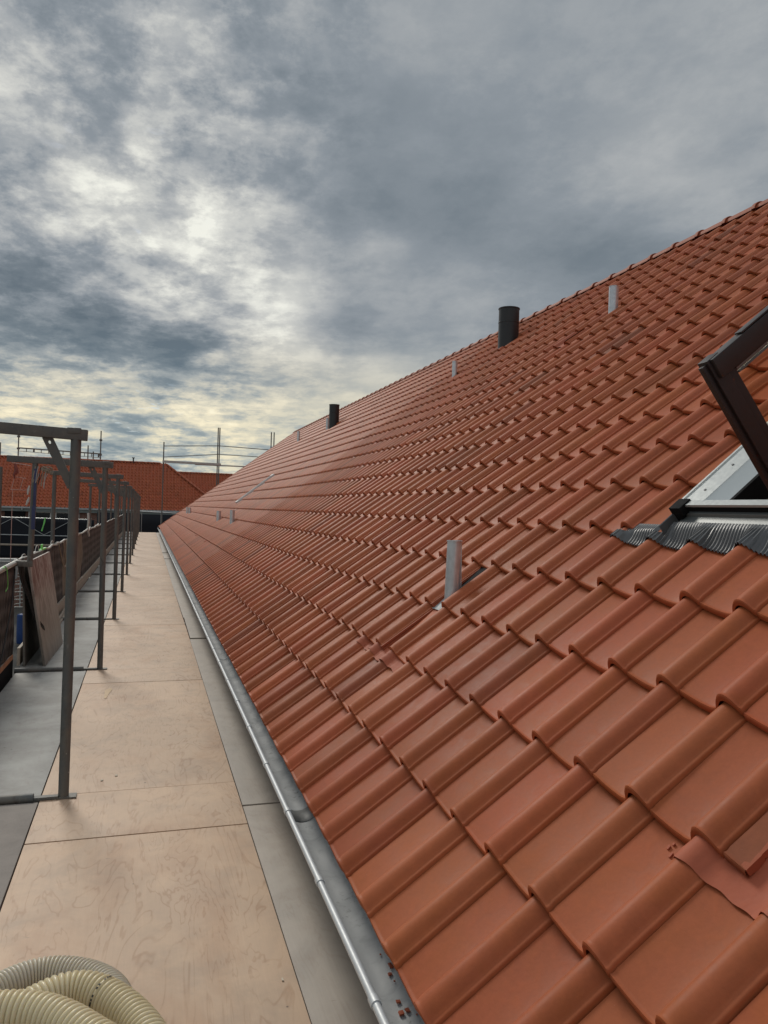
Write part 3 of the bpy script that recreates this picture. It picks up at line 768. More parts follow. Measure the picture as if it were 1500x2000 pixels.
# ================================================================== SCAFFOLD PLATFORM
FY = [4.15, 7.28, 10.39, 13.60, 16.85, 20.05, 23.25, 26.45, 29.65, 32.85, 36.05, 39.25, 42.4]
ORD = ['first', 'second', 'third', 'fourth', 'fifth', 'sixth', 'seventh', 'eighth', 'ninth', 'tenth', 'eleventh', 'twelfth', 'thirteenth', 'fourteenth', 'fifteenth', 'sixteenth']
XP = -.362
def frame(n, y):
    lab = {0: 'mottled dark steel scaffold frame nearest the camera, braced under its top beam', 1: 'second scaffold frame from the camera, ropes and a blue strap on its left post'}.get(n, '%s dark steel scaffold frame from the camera along the walkway' % ORD[n])
    root = empty('steel_portal', (XP, y, 0), lab, 'scaffold portal', 'scaffold portals along the walkway')
    lean = [.010, -.004, .0, .006, -.006, .004][n % 6]
    xl = {0: -1.14, 1: -.965}.get(n, -1.13)
    w = MB(); w.tube([(XP, y, .0), (XP+lean, y, 1.825)], .0245 if n else .0255, 16)
    post = w.build('post', M_steel, root)
    w = MB(); w.tube([(xl, y, .92 if n == 1 else -.2), (xl+(.022 if n == 1 else .01), y, 1.84)], .0245, 14)
    if n == 1: w.bar((-1.09, y, .95), (-.94, y, .945), .05, .05, bev=.008)
    w.build('post', M_steel, root)
    w = MB(); w.bar((-1.17, y, 1.861 + (.012 if n == 0 else 0)), (-.298, y, 1.840), .05, .055, bev=.004); w.build('top_beam', M_steel, root)
    w = MB(); w.bar((XP-.032, y, 1.860), (XP+.034, y, 1.860), .058, .03, bev=.008); w.build('post_cap', M_steel, root)
    # perforated corner brace, hole left open
    def brace(sx, x0, x1):
        w = MB(); p = Vector((x0, y+.0, 1.828)); q = Vector((x1, y, 1.575)); d = (q-p).normalized(); sd_ = Vector((d.z, 0, -d.x))
        if n < 3:
            # plate with a real hole near the top
            cen = p + d*.035; hw = .0235; th = .006; r0 = .0075
            K = 16; inner, outer = [], []
            for k in range(K):
                a = 2*math.pi*k/K; dx, dy = math.cos(a), math.sin(a); m = max(abs(dx), abs(dy))
                inner.append(cen + sd_*dx*r0*.8 + d*dy*r0*1.2); outer.append(cen + sd_*dx/m*hw + d*dy/m*.034)
            for k in range(K):
                k2 = (k+1) % K
                for yy in (-th, th):
                    w.poly([inner[k]+Vector((0, yy, 0)), inner[k2]+Vector((0, yy, 0)), outer[k2]+Vector((0, yy, 0)), outer[k]+Vector((0, yy, 0))])
                w.poly([inner[k]+Vector((0, -th, 0)), inner[k2]+Vector((0, -th, 0)), inner[k2]+Vector((0, th, 0)), inner[k]+Vector((0, th, 0))])
                w.poly([outer[k]+Vector((0, -th, 0)), outer[k2]+Vector((0, -th, 0)), outer[k2]+Vector((0, th, 0)), outer[k]+Vector((0, th, 0))])
            a0 = p + d*.069; a1 = p + d*.18
            w.hexa([a0 - sd_*hw + Vector((0, -th, 0)), a0 + sd_*hw + Vector((0, -th, 0)), a1 + sd_*.0205 + Vector((0, -th, 0)), a1 - sd_*.0205 + Vector((0, -th, 0)),
                    a0 - sd_*hw + Vector((0, th, 0)), a0 + sd_*hw + Vector((0, th, 0)), a1 + sd_*.0205 + Vector((0, th, 0)), a1 - sd_*.0205 + Vector((0, th, 0))])
            w.hexa([a1 - sd_*.0205 + Vector((0, -th, 0)), a1 + sd_*.0205 + Vector((0, -th, 0)), q + sd_*.02 + Vector((0, -th, 0)), q - sd_*.02 + Vector((0, -th, 0)),
                    a1 - sd_*.0205 + Vector((0, th, 0)), a1 + sd_*.0205 + Vector((0, th, 0)), q + sd_*.02 + Vector((0, th, 0)), q - sd_*.02 + Vector((0, th, 0))])
        else:
            w.bar(p, q, .012, .04, up=(0, 1, 0))
        w.build('corner_brace', M_steel, root)
    brace(1, -.490, -.368)
    w = MB(); w.tube([(-1.06, y-.01, .012), (-.50, y-.01, .012)], .024, 14)
    w.bar((-.51, y-.01, .010), (-.385, y-.01, .010), .034, .016, bev=.004); w.build('base_ledger', M_steel, root)
    w = MB(); w.box((XP-.02, y-.03, .003), (XP+.062, y+.03, .010)); w.build('base_plate', M_steel, root)
    for x in (XP, xl, .42):
        w = MB(); w.tube([(x, y, -5.6), (x, y, -.08 if x != xl else -.2)], .024, 8); w.build('leg', M_galv, root)
    w = MB(); w.tube([(-1.15, y, -.075), (.75, y, -.075)], .024, 8); w.build('transom', M_galv, root)
for n, y in enumerate(FY): frame(n, y)

def slab(name, x0, x1, y0, y1, z, th, mat, label, cat, group, rz=0.0, bev=.0015):
    cx, cy = (x0+x1)/2, (y0+y1)/2
    w = MB(); w.box((x0-cx, y0-cy, -th), (x1-cx, y1-cy, 0), bev)
    o = w.build(name, mat); o.location = (cx, cy, z); o.rotation_euler.z = rz
    return tag(o, label, cat, group)
# plywood along the middle: a long sheet and a short infill sheet in every bay
ps = [(1.10, 3.614), (3.6225, 4.188), (4.195, 6.714), (6.722, 7.262)]
y = 7.27
while y < 41:
    ps.append((y, y+2.60)); y2 = y+2.606
    e = min(FY, key=lambda f: abs(f-(y+3.2)))
    ps.append((y2, e-.01)); y = e-.003
ps = [p for p in ps if p[1]-p[0] > .15 and p[1] < 42.8]
ps[-1] = (ps[-1][0], 42.4)
for n, (a, b_) in enumerate(ps):
    long_ = b_-a > 1
    if n == 0: lab = 'nearest plywood sheet, large and pinkish tan, under the coiled hose'
    elif n == 1: lab = 'short plywood infill sheet beside the foot of the nearest steel post'
    elif n == 2: lab = 'long plywood sheet just beyond the nearest steel post, with a yellow stain'
    elif n == 3: lab = 'short plywood infill sheet beside the foot of the second steel post'
    else: lab = '%s %s plywood sheet along the walkway, counted from the camera' % (ORD[n//2], 'long' if long_ else 'short')
    dx = random.uniform(-.002, .002)
    slab('plywood_sheet', -.466+dx, .500+dx, a, b_, .0 + (.0012 if n % 2 else 0), .012, M_ply, lab, 'plywood sheet', 'plywood sheets on the scaffold walkway', random.uniform(-.0015, .0015))
# yellow paint stain on the third sheet (a thin splash)
w = MB()
pts = [(-.235+.022*math.cos(a)*(1+.3*math.sin(3*a)) + .01*math.sin(a), 6.42 + .17*math.sin(a) + .03*math.sin(2*a+1)) for a in [2*math.pi*k/26 for k in range(26)]]
w.poly([(x-.02, y_-.05, .0032) for x, y_ in pts]); tag(w.build('paint_stain', simple('yellow_stain', (.56, .385, .215), .6, vary=.1)), 'small yellow paint stain on a plywood sheet', 'stain')
# smooth grey boards between plywood and gutter
gb = [(.9, 3.845), (3.865, 8.80), (8.83, 10.44), (10.50, 16.2), (16.23, 21.9), (22.1, 24.6), (24.9, 31.5), (31.52, 36.4), (36.42, 42.3)]
for n, (a, b_) in enumerate(gb):
    zo = -.004 if n != 2 else .006
    lab = ['nearest grey board running under the zinc gutter', 'long grey board beside the second and third steel posts, against the gutter', 'short raised grey board lying askew beside the gutter', 'grey board just beyond the short raised board by the gutter'][n] if n < 4 else '%s grey board from the camera along the gutter' % ORD[n]
    slab('grey_board', .504 if n != 2 else .512, .86, a, b_, zo, .016, M_grayply, lab, 'board', 'grey boards beside the gutter', [0, 0, -.004, .002, 0, .004, 0, 0, 0][n])
# left-hand decks
for n in range(13):
    a = (1.0 if n == 0 else FY[n-1]+.025); b_ = FY[n]-.045
    if n == 0: lab = 'brownish grey scaffold deck nearest the camera, left of the plywood'; m = simple('brown_deck', (.235, .205, .18), .8, vary=.35, scale=6, sc2=50, bmp=.4)
    else: lab = '%s grey scaffold deck from the camera, left of the plywood' % ORD[n]; m = M_deck
    if n == 1: lab = 'pale grey scaffold deck with scuffs between the first and second posts'
    o = slab('scaffold_deck', -1.045, -.474, a, b_, .002, .03, m, lab, 'scaffold deck', 'grey decks on the left of the walkway')
    if n: 
        o.data.materials[0] = M_deck

# ================================================================== EDGE PROTECTION (left)
w = MB(); w.tube([(-1.085, 4.2, .905), (-1.085, 7.42, .955)], .0215, 14); tag(w.build('guard_rail', M_rail), 'pale steel guard rail tube at the left edge, with a green tie round it', 'guard rail', 'guard rails on the left edge')
nb = 0
for a, b_ in ((7.40, 10.4), (10.35, 13.7), (13.6, 20.1), (20.0, 29.7), (29.6, 42.2)):
    w = MB(); k = 14
    w.tube([(-1.075 + .004*math.sin(m*2.0), a+(b_-a)*m/k, .965 + .010*math.sin(m*1.7+nb)) for m in range(k+1)], .013, 10)
    tag(w.build('guard_rail', M_rail), ['guard rail tube above the two leaning boards', 'guard rail tube with white wrapping beyond the leaning boards', 'guard rail tube above the tan fabric panels', 'far guard rail tube behind the steel posts', 'farthest guard rail tube at the end of the walkway'][nb], 'guard rail', 'guard rails on the left edge'); nb += 1
def net(a, b_, z0, z1, mat, label, x=-1.10, name='netting_panel', amp=.012, tilt=0):
    w = MB(); rows = []
    nz = 14; ny = max(10, int((b_-a)*14))
    for i in range(nz+1):
        z = z0+(z1-z0)*i/nz
        rows.append([(x + amp*math.sin(y_*5.1+z*3)*math.sin(z*3.1) + .5*amp*math.sin(y_*17+z*9) + tilt*(1-i/nz), y_, z + .008*math.sin(y_*9)*(i == nz)) for y_ in np.linspace(a, b_, ny)])
    w.grid(rows); o = w.build(name, mat)
    md = o.modifiers.new('thick', 'SOLIDIFY'); md.thickness = .003
    return tag(o, label, 'netting', 'netting panels on the left edge')
nn = net(4.3, 7.36, .14, .93, M_mesh, 'dark patterned netting panel nearest the camera, hung from the pale rail')
for nm, z0, z1, m in (('hem', .10, .14, M_orange), ('lower_skirt', -.06, .10, M_seal_shade)):
    w = MB(); w.box((-1.096, 4.3, z0), (-1.088, 7.36, z1)); w.build(nm, m, nn)
w = MB(); w.tube([(-1.085, 7.30, .90), (-1.07, 7.1, .62), (-1.07, 6.75, .30), (-1.07, 6.5, .10)], .006, 8); w.build('fold_rope', M_cable, nn)
net(8.72, 10.35, .02, .95, M_mesh, 'dark netting panel behind the nearest post, beyond the leaning boards')
net(10.4, 11.5, .05, .95, M_mesh, 'short dark netting panel before the tan fabric')
net(11.55, 14.6, .05, .95, M_tan, 'tan fabric panel with hanging cable loops', name='fabric_panel', amp=.022)
net(14.65, 16.8, .05, .95, M_mesh, 'dark netting panel just past the tan fabric')
net(16.85, 23.2, .05, .97, M_mesh, 'dark netting panel half way along the left edge')
net(23.3, 42.2, .05, .97, M_mesh, 'farthest dark netting panel on the left edge')
# toe boards
for n, (a, b_) in enumerate(((7.5, 10.36), (10.4, 13.6), (13.65, 20.0), (20.1, 29.6), (29.7, 42.3))):
    o = slab('toe_board', -1.078, -1.052, a, b_, .17, .16, M_toe, ['toe board behind the leaning boards', 'pale toe board below the first tan fabric panel', 'pale toe board below the second tan fabric panel', 'far toe board behind the steel posts', 'farthest toe board at the end of the walkway'][n], 'toe board', 'toe boards along the left edge')
for n, (x, a, b_, z) in enumerate(((-1.02, 8.9, 11.5, .028), (-.985, 9.1, 12.0, .026), (-1.0, 9.0, 11.2, .052))):
    slab('timber_lath', x-.014, x+.014, a, b_, z, .024, M_toe, ['timber lath lying closest to the toe board', 'timber lath lying nearest the walkway posts', 'uppermost timber lath on the small stack'][n], 'lath', 'timber laths beside the toe board', .01*n)
# leaning boards
def lean_board(b0, b1, t1, t0, th, mat, label):
    b0, b1, t1, t0 = map(Vector, (b0, b1, t1, t0)); nrm = (b1-b0).cross(t0-b0).normalized()
    if nrm.x > 0: nrm = -nrm
    w = MB(); w.hexa([b0, b1, b1+nrm*th, b0+nrm*th, t0, t1, t1+nrm*th, t0+nrm*th], .002)
    return tag(w.build('leaning_board', mat), label, 'board')
lean_board((-.835, 7.485, .004), (-.805, 8.68, .004), (-.972, 8.78, .965), (-.996, 7.48, .952), .021, M_boardred, 'stained reddish brown board leaning against the left guard rail')
lean_board((-1.008, 7.50, .004), (-1.00, 8.75, .004), (-1.045, 8.80, .975), (-1.040, 7.50, .985), .018, simple('old_board', (.15, .135, .115), .7, vary=.4, scale=6), 'upright grey board standing behind the leaning reddish board')
# black cable bundle, tan cable loops
def cable(pts, r, mat, label, n=28, name='cable', grp=None):
    P = [Vector(p) for p in pts]; out = []
    for i in range(len(P)-1):
        p0 = P[max(i-1, 0)]; p1 = P[i]; p2 = P[i+1]; p3 = P[min(i+2, len(P)-1)]
        for k in range(8):
            s = k/8; out.append(.5*((2*p1)+(-p0+p2)*s+(2*p0-5*p1+4*p2-p3)*s*s+(-p0+3*p1-3*p2+p3)*s**3))
    out.append(P[-1]); w = MB(); w.tube(out, r, 8)
    return tag(w.build(name, mat), label, 'cable', grp)
for q, (dx, dy) in enumerate(((0, 0), (.012, .02), (-.01, .04), (.02, .05))):
    cable([(-1.07+dx, 7.40+dy, .95), (-1.045+dx, 7.43+dy, .78), (-.985+dx, 7.47+dy, .60), (-.935+dx, 7.5+dy, .42), (-.90+dx, 7.60+dy, .33), (-.93+dx, 7.9+dy, .2)], .008, M_cable,
          ['black cable hanging from the end of the near rail', 'second black cable of the hanging bundle', 'third black cable of the hanging bundle', 'outer black cable of the hanging bundle'][q], grp='black cables beside the leaning board')
for q in range(4):
    y_ = 11.0+q*.55; d = .32+.12*(q % 2)
    cable([(-1.06, y_-.5, .95), (-1.03, y_-.25, .95-d*.8), (-1.025, y_, .95-d), (-1.03, y_+.25, .95-d*.85), (-1.06, y_+.5, .96)], .009, M_tancable,
          ['%s tan cable loop hanging on the fabric panels' % ORD[q]][0], grp='tan cable loops')
for q, y_ in enumerate((12.6, 15.5, 18.2)):
    cable([(-1.08, y_-.5, .96), (-1.05, y_-.2, 1.0), (-1.05, y_+.1, .965), (-1.06, y_+.5, 1.01), (-1.07, y_+.9, .97)], .016, M_cloth, '%s white rope wrapped on the guard rail' % ORD[q], name='white_rope', grp='white ropes on the rail')
cable([(-1.05, 15.3, 1.30), (-1.04, 15.3, 1.15), (-1.05, 15.35, 1.0), (-1.03, 15.4, .86)], .02, M_cloth, 'short white rope tied up the guard rail post', name='white_rope')
cable([(-1.062, 6.72, .955), (-1.055, 6.73, .91), (-1.06, 6.80, .80), (-1.068, 6.76, .76)], .0035, M_green, 'green cable tie hanging round the near guard rail', name='cable_tie')
cable([(-1.055, 6.55, .965), (-1.06, 6.63, .975), (-1.062, 6.72, .955)], .004, M_green, 'green tie end lying on the near guard rail', name='cable_tie')
w = MB(); w.box((-1.085, 8.95, .965), (-1.065, 9.02, 1.03), .005); w.box((-1.09, 8.85, .965), (-1.06, 9.25, .983), .005); tag(w.build('green_clamp', M_green), 'bright green clamp on the guard rail behind the boards', 'clamp')
for q, (y_, h) in enumerate(((7.7, .03), (8.2, .05), (8.6, .06), (9.9, .05))):
    cable([(-1.08, y_-.12, .97), (-1.075, y_-.06, .97+h), (-1.07, y_+.04, .97+h), (-1.075, y_+.12, .965)], .004, M_cloth, '%s wire twist on the guard rail' % ORD[q], name='wire_twist', grp='wire twists on the rail')
# things hung on the second frame's left post
y_ = 7.25
w = MB(); w.box((-.945, y_-.03, 1.42), (-.925, y_+.0, 1.78), .003); w.box((-.955, y_-.032, 1.25), (-.925, y_-.028, 1.45), .001); tag(w.build('strap', M_navy), 'dark blue strap hanging on the second frame left post', 'strap')
rp_ = random.Random(3)
for q in range(5):
    x0 = -.935+.022*q
    cable([(x0, y_-.02, 1.80), (x0-.01, y_-.03, 1.74-.01*q), (x0-.02+.01*rp_.random(), y_-.03, 1.69-.02*q), (x0-.015, y_-.03, 1.66), (x0+.01, y_-.02, 1.74)], .0035, (M_tancable, M_galv, M_cable)[q % 3], '%s rope of the bunch tied under the second frame beam' % ORD[q], name='rope', grp='ropes under the second beam')
w = MB()
for q in range(12):
    a = q*.9; c = Vector((-.875+.006*q, y_-.03, 1.772+.012*math.sin(a*2)))
    ex, ez, ph_ = .012+.012*rp_.random(), .012+.014*rp_.random(), rp_.random()*3
    w.tube([c + Vector((ex*math.cos(b_+ph_), .010*math.sin(b_*2), ez*math.sin(b_))) for b_ in [2*math.pi*k/14 for k in range(15)]], .0036, 6, cap=False)
tag(w.build('tangled_rope', M_tancable), 'tangled pale rope knot under the second frame beam', 'rope')
for q, (za, zb) in enumerate(((1.55, 1.63), (1.46, 1.53))):
    w = MB(); w.tube([(-.99-.01*q, y_-.03, za), (-.985, y_-.035, (za+zb)/2), (-.978, y_-.03, zb)], .009, 8, rads=[.006, .012, .005]); tag(w.build('white_rag', M_cloth), ['upper white rag on the second left post', 'lower white rag on the second left post'][q], 'rag')
w = MB()     # pale red tube frame and cloth far left
for p, q in (((-1.20, 1.72), (-1.10, 1.71)), ((-1.20, 1.72), (-1.225, 1.60)), ((-1.125, 1.71), (-1.15, 1.60)), ((-1.235, 1.60), (-1.10, 1.597))):
    w.tube([(p[0], 7.9, p[1]), (q[0], 7.9, q[1])], .003, 6)
w.tube([(-1.23, 7.9, 1.855), (-1.06, 7.9, 1.83)], .004, 6)
w.tube([(-1.215, 7.9, 1.60), (-1.215, 7.9, .9)], .003, 6)
tag(w.build('tube_hook_rack', M_pink), 'thin pale pink tube frame hanging at the far left', 'rack')
w = MB(); w.tube([(-1.20, 7.9, 1.845), (-1.19, 7.9, 1.80), (-1.185, 7.9, 1.765), (-1.205, 7.9, 1.74), (-1.2, 7.9, 1.70)], .02, 10, rads=[.008, .018, .022, .012, .004]); tag(w.build('red_cloth', M_redbag), 'crumpled red cloth hanging at the far left edge', 'cloth')
w = MB(); w.tube([(-1.28, 7.6, -.2), (-1.272, 7.6, 1.80)], .018, 12); tag(w.build('scaffold_tube', M_steel), 'upright steel tube cut by the left photo edge', 'tube')

# ================================================================== HOSE
def hose(pts, r, mat, pitch, label, prints=()):
    P = [Vector(p) for p in pts]; out = []
    for i in range(len(P)-1):
        p0 = P[max(i-1, 0)]; p1 = P[i]; p2 = P[i+1]; p3 = P[min(i+2, len(P)-1)]
        for k in range(40):
            s = k/40; out.append(.5*((2*p1)+(-p0+p2)*s+(2*p0-5*p1+4*p2-p3)*s*s+(-p0+3*p1-3*p2+p3)*s**3))
    # resample evenly
    L = [0]
    for a, b_ in zip(out[:-1], out[1:]): L.append(L[-1]+(b_-a).length)
    n = int(L[-1]/pitch)*8; res = []; rads = []; k = 0
    for m in range(n+1):
        t_ = L[-1]*m/n
        while k < len(L)-2 and L[k+1] < t_: k += 1
        f = (t_-L[k])/max(1e-9, L[k+1]-L[k]); res.append(out[k].lerp(out[k+1], f))
        ph = (m % 8)/8.0
        rads.append(r + .0042*(math.cos(2*math.pi*(ph))*.5 + .5)**.7 - .0036*(1 if m % 8 == 4 else 0))
    return res, rads
hroot = empty('extraction_hose', (-.3, 2.1, 0), 'coiled cream ribbed plastic hose at the bottom left on the plywood', 'hose')
HP = dict(back=[(-.75, 1.99, .062), (-.60, 2.21, .062), (-.42, 2.41, .06), (-.29, 2.50, .058), (-.17, 2.48, .058), (-.07, 2.39, .058), (-.03, 2.26, .058), (-.0, 2.05, .058)],
          mid=[(-.62, 2.0, .10), (-.42, 2.18, .105), (-.29, 2.25, .11), (-.19, 2.295, .118), (-.11, 2.280, .118), (-.03, 2.205, .11), (.038, 2.09, .10), (.072, 1.96, .09), (.08, 1.75, .08)],
          front=[(-.80, 2.05, .18), (-.60, 2.12, .185), (-.42, 2.14, .19), (-.29, 2.125, .19), (-.19, 2.075, .19), (-.09, 1.975, .185), (-.005, 1.86, .18), (.05, 1.66, .16)])
for nm, m_, pit in (('back', M_hose2, .0125), ('mid', M_hose, .0155), ('front', M_hose, .0165)):
    res, rads = hose(HP[nm], .048 if nm != 'back' else .046, m_, pit, '')
    w = MB(); w.tube(res, .05, 40, cap=False, rads=rads); o = w.build('hose_coil', m_, hroot)
    if nm == 'back': o['label'] = 'clearer greyish rear coil of the hose'
    if nm == 'back': continue
    # printed line of small black marks running round the hose wall
    k0 = int(len(res)*(.545 if nm == 'mid' else .33)); w = MB()
    d = (res[k0+1]-res[k0-1]).normalized(); up = (Vector((0, 0, 1)) - d*d.z).normalized(); sd_ = d.cross(up)
    for q in range(11):
        a0 = math.radians(-20 + q*11) if nm == 'mid' else math.radians(0 + q*9)
        if q in (3, 6): continue
        rr = .0535 if nm == 'mid' else .0532
        ext = math.radians(3 + 3*(q % 3 == 0))
        P4 = [res[k0] + d*s_*.0028 + (up*math.cos(a0+e*ext) + sd_*math.sin(a0+e*ext))*rr*1.004 for s_, e in ((-1, -1), (1, -1), (1, 1), (-1, 1))]
        w.poly(P4)
    w.build('printed_marks', M_print, hroot)

# ================================================================== FAR HOUSES
def far_house(name, x0, x1, ye, ze, depth, label, hip_right=True, zr=None, pitch=None, xe=None):
    root = empty(name, ((x0+x1)/2, ye+1, -5.6), label, 'house')
    P_ = pitch or math.atan2(zr-ze, depth)
    u_ = np.array([0, math.cos(P_), math.sin(P_)]); n_ = np.array([0, -math.sin(P_), math.cos(P_)]); a_ = np.array([1., 0, 0])
    L = depth/math.cos(P_); nr = int(round(L/G)); sc = L/(nr*G)
    E_ = np.array([x0, ye, ze]); nc = int((xe-x0)/W)+1
    tl = [(i, k) for i in range(nr) for k in range(1, nc+1) if (x0+(k-1)*W) < xe - (i*G/L)*(xe-x1)]
    def cl(V):
        s = (V[..., 1]-ye)/depth
        V[..., 0] = np.minimum(V[..., 0], xe - np.clip(s, 0, 1)*(xe-x1)); return V
    tile_mesh('roof', tl, E_, u_, a_, n_, M_tileB, 1, cl, root, jit=1.3, hs=1.75)
    w = MB(); w.poly([(x0, ye+.05, ze-.05), (xe, ye+.05, ze-.05), (x1, ye+depth, zr-.05), (x0, ye+depth, zr-.05)])
    w.poly([(xe, ye, ze-.05), (xe, ye+2*depth, ze-.05), (x1, ye+depth, zr-.05)])
    w.poly([(x0, ye+2*depth, ze-.05), (xe, ye+2*depth, ze-.05), (x1, ye+depth, zr-.05), (x0, ye+depth, zr-.05)]); w.build('rear_roof', M_ridge, root)
    w = MB(); cap_run(w, (x0, ye+depth, zr-.03), (x1, ye+depth, zr-.03), .10, .42, 7); w.build('ridge_tiles', M_ridge, root)
    if hip_right:
        w = MB(); cap_run(w, (xe, ye, ze), (x1, ye+depth, zr), .09, .42, 7); w.build('hip_tiles', M_ridge, root)
    w = MB(); w.box((x0, ye+.35, -5.6), (xe-.35, ye+2*depth-.35, ze-.12)); w.build('wall', M_brick, root)
    w = MB(); w.box((x0, ye-.12, ze-.13), (xe+.1, ye+.02, ze-.02)); w.build('gutter', M_zinc, root)
    w = MB(); w.box((x0, ye+.02, ze-.33), (xe-.1, ye+.34, ze-.14)); w.build('fascia', M_fascia, root)
    return root
hB = far_house('hipped_house', -16, 1.22, 55.0, 1.12, 4.25, 'red tiled house with a hipped roof end facing across the walkway', True, 4.60, xe=5.47)
w = MB()
for x in (-7.75, -5.6, -3.3):
    pass
for x0, x1 in ((-7.5, -6.1), (-5.85, -4.35), (-11, -9.3), (-14, -12.2)):
    w = MB()
    w.box((x0, 55.26, .05), (x1, 55.35, .12)); w.box((x0, 55.26, .72), (x1, 55.35, .79)); w.box((x0, 55.26, .12), (x0+.07, 55.35, .72)); w.box((x1-.07, 55.26, .12), (x1, 55.35, .72))
    f = w.build('window', M_white, hB)
    w = MB(); w.box((x0+.07, 55.30, .12), (x1-.07, 55.34, .72)); w.build('pane', M_winglass, f)
w = MB(); w.box((-8.9, 55.05, -1.0), (-7.7, 55.34, .78)); w.build('door', M_seal_shade, hB)
w = MB(); w.tube([(-1.05, 59.2, 4.5), (-1.05, 59.2, 4.88)], .05, 10); w.tube([(-1.05, 59.2, 4.86), (-1.05, 59.2, 4.92)], .11, 10); w.build('vent_pipe', M_black, hB)
w = MB(); w.tube([(-7.85, 54.93, 1.05), (-7.85, 54.93, .9), (-7.85, 55.2, .75), (-7.85, 55.2, -5.6)], .045, 8); w.build('downpipe', M_zinc, hB)
hC = far_house('rear_house', .5, 14, 62.2, 1.0, 4.0, 'lower red tiled roof showing behind the hipped house', False, 4.28, xe=16)

# ================================================================== SCAFFOLDS AND NETS FAR BEHIND
es = empty('end_scaffold', (.8, 43.6, -5.6), 'tall scaffold with two rails and a plank at the far end of the long roof', 'scaffold')
def tube(par, name, pts, r, mat, seg=8): w = MB(); w.tube(pts, r, seg); return w.build(name, mat, par)
Y = 43.6
for x, z in ((.80, 4.95), (3.71, 5.92), (3.80, 5.92), (6.70, 5.84), (6.86, 5.84)):
    tube(es, 'post', [(x, Y, -5.6), (x, Y, z)], .032, M_steel)
tube(es, 'rail', [(.80, Y, 4.73), (3.75, Y, 4.90), (6.8, Y, 4.82)], .022, M_steel)
tube(es, 'rail', [(.80, Y, 4.12), (3.75, Y, 4.42), (6.8, Y, 4.38)], .020, M_steel)
w = MB(); w.bar((.75, Y, 3.88), (3.9, Y, 3.85), .25, .12); w.build('plank', M_galv, es)
w = MB(); w.bar((2.5, Y+.05, 3.80), (6.3, Y+.05, 3.80), .22, .06); w.build('plank', M_galv, es)
rs = empty('ridge_scaffold', (-6, 61.5, -5.6), 'scaffold poles and a lattice rail above the hipped house ridge', 'scaffold')
Y = 61.5
for x, z in ((-9.15, 6.45), (-3.47, 6.95), (-4.36, 5.80), (-3.98, 5.36), (-10.35, 5.7)):
    tube(rs, 'post', [(x, Y, -5.6), (x, Y, z)], .045, M_steel)
w = MB(); w.bar((-9.1, Y, 5.36), (-3.4, Y, 5.20), .06, .09); w.tube([(-9.1, Y, 5.13), (-3.4, Y, 4.90)], .02, 6)
for q in range(11):
    x = -8.6+q*.5; z = 5.36-.16*(x+9.1)/5.7; w.bar((x, Y, z), (x, Y, z-.26), .05, .05 + .07*(q % 3 == 1), up=(1, 0, 0))
w.build('lattice_rail', M_steel, rs)
for x, z in ((-9.15, 5.32), (-3.47, 5.14), (-3.47, 6.25), (-9.15, 6.2)):
    w = MB(); w.box((x-.1, Y-.08, z-.07), (x+.1, Y+.08, z+.07), .02); w.build('coupler', M_steel, rs)
# lattice girder with black netting across the left
lg = empty('lattice_girder', (-6, 42, -5.6), 'galvanised lattice girder in front of black netting on the left', 'girder')
tube(lg, 'chord', [(-12, 42, .66), (-2.75, 42, .60)], .028, M_galv); tube(lg, 'chord', [(-12, 42, -.20), (-2.75, 42, -.27)], .028, M_galv)
pts = [(-12.3, -.2), (-10.85, .64), (-9.4, -.2), (-7.95, .64)]
xt = [-12.05+1.42*k for k in range(7)]
for k in range(6):
    a = (xt[k], 42, -.22 if k % 2 else .62); b_ = (xt[k+1], 42, .62 if k % 2 else -.22)
    tube(lg, 'diagonal', [a, b_], .014, M_galv, 6)
for x in (-2.75, -9.9): tube(lg, 'post', [(x, 42.05, -5.6), (x, 42.05, .7 if x > -5 else 1.6)], .03, M_galv)
w = MB(); w.tube([(-12, 41.9, -.68), (-6, 41.9, -.74), (-3.0, 41.9, -.74)], .05, 8); tag(w.build('brown_pipe', M_toe), 'long brownish pipe running in front of the black netting', 'pipe')
w = MB(); w.tube([(-4.90, 41.85, .66), (-4.92, 41.85, .45), (-4.98, 41.85, .2), (-5.04, 41.85, -.02)], .035, 6, rads=[.03, .045, .03, .04]); tag(w.build('green_strap', M_green), 'pale green strap hanging on the lattice girder', 'strap')
def bignet(x0, x1, y_, z0, z1, label, name='debris_net'):
    w = MB(); w.grid([[(x, y_ + .05*math.sin(x*4)+.03*math.sin(z*3+x), z) for x in np.linspace(x0, x1, 60)] for z in np.linspace(z0, z1, 12)])
    o = w.build(name, M_net); md = o.modifiers.new('thick', 'SOLIDIFY'); md.thickness = .01
    return tag(o, label, 'netting', 'black debris nets')
bignet(-13, -2.6, 42.35, -1.42, .58, 'wide black debris net behind the lattice girder')
bignet(-2.6, -.62, 44.5, -5.5, .98, 'tall black debris net seen between the far steel posts')
bignet(-.5, 6.0, 46.2, -5.5, .92, 'black debris net closing the far end of the walkway')
for q, x in enumerate((-.27, .80)):
    w = MB(); w.tube([(x, 46.0, -5.6), (x, 46.0, 1.0)], .022, 8); tag(w.build('net_pole', M_galv), ['left thin pole in front of the far black net', 'right thin pole in front of the far black net'][q], 'pole')
w = MB(); w.tube([(-.6, 45.9, 1.08), (2.0, 45.9, 1.0)], .035, 8); tag(w.build('far_rail', M_galv), 'pale horizontal rail above the far black net', 'rail')
w = MB(); w.box((-12.4, 42.6, -2.7), (-6.55, 45, -1.62), .05); tag(w.build('site_container', M_render), 'pale container top below the black netting at the far left', 'container')
w = MB(); w.box((-12.4, 41.9, -1.56), (-6.3, 42.0, -1.46)); tag(w.build('edge_beam', M_galv), 'pale beam under the black netting at the far left', 'beam')
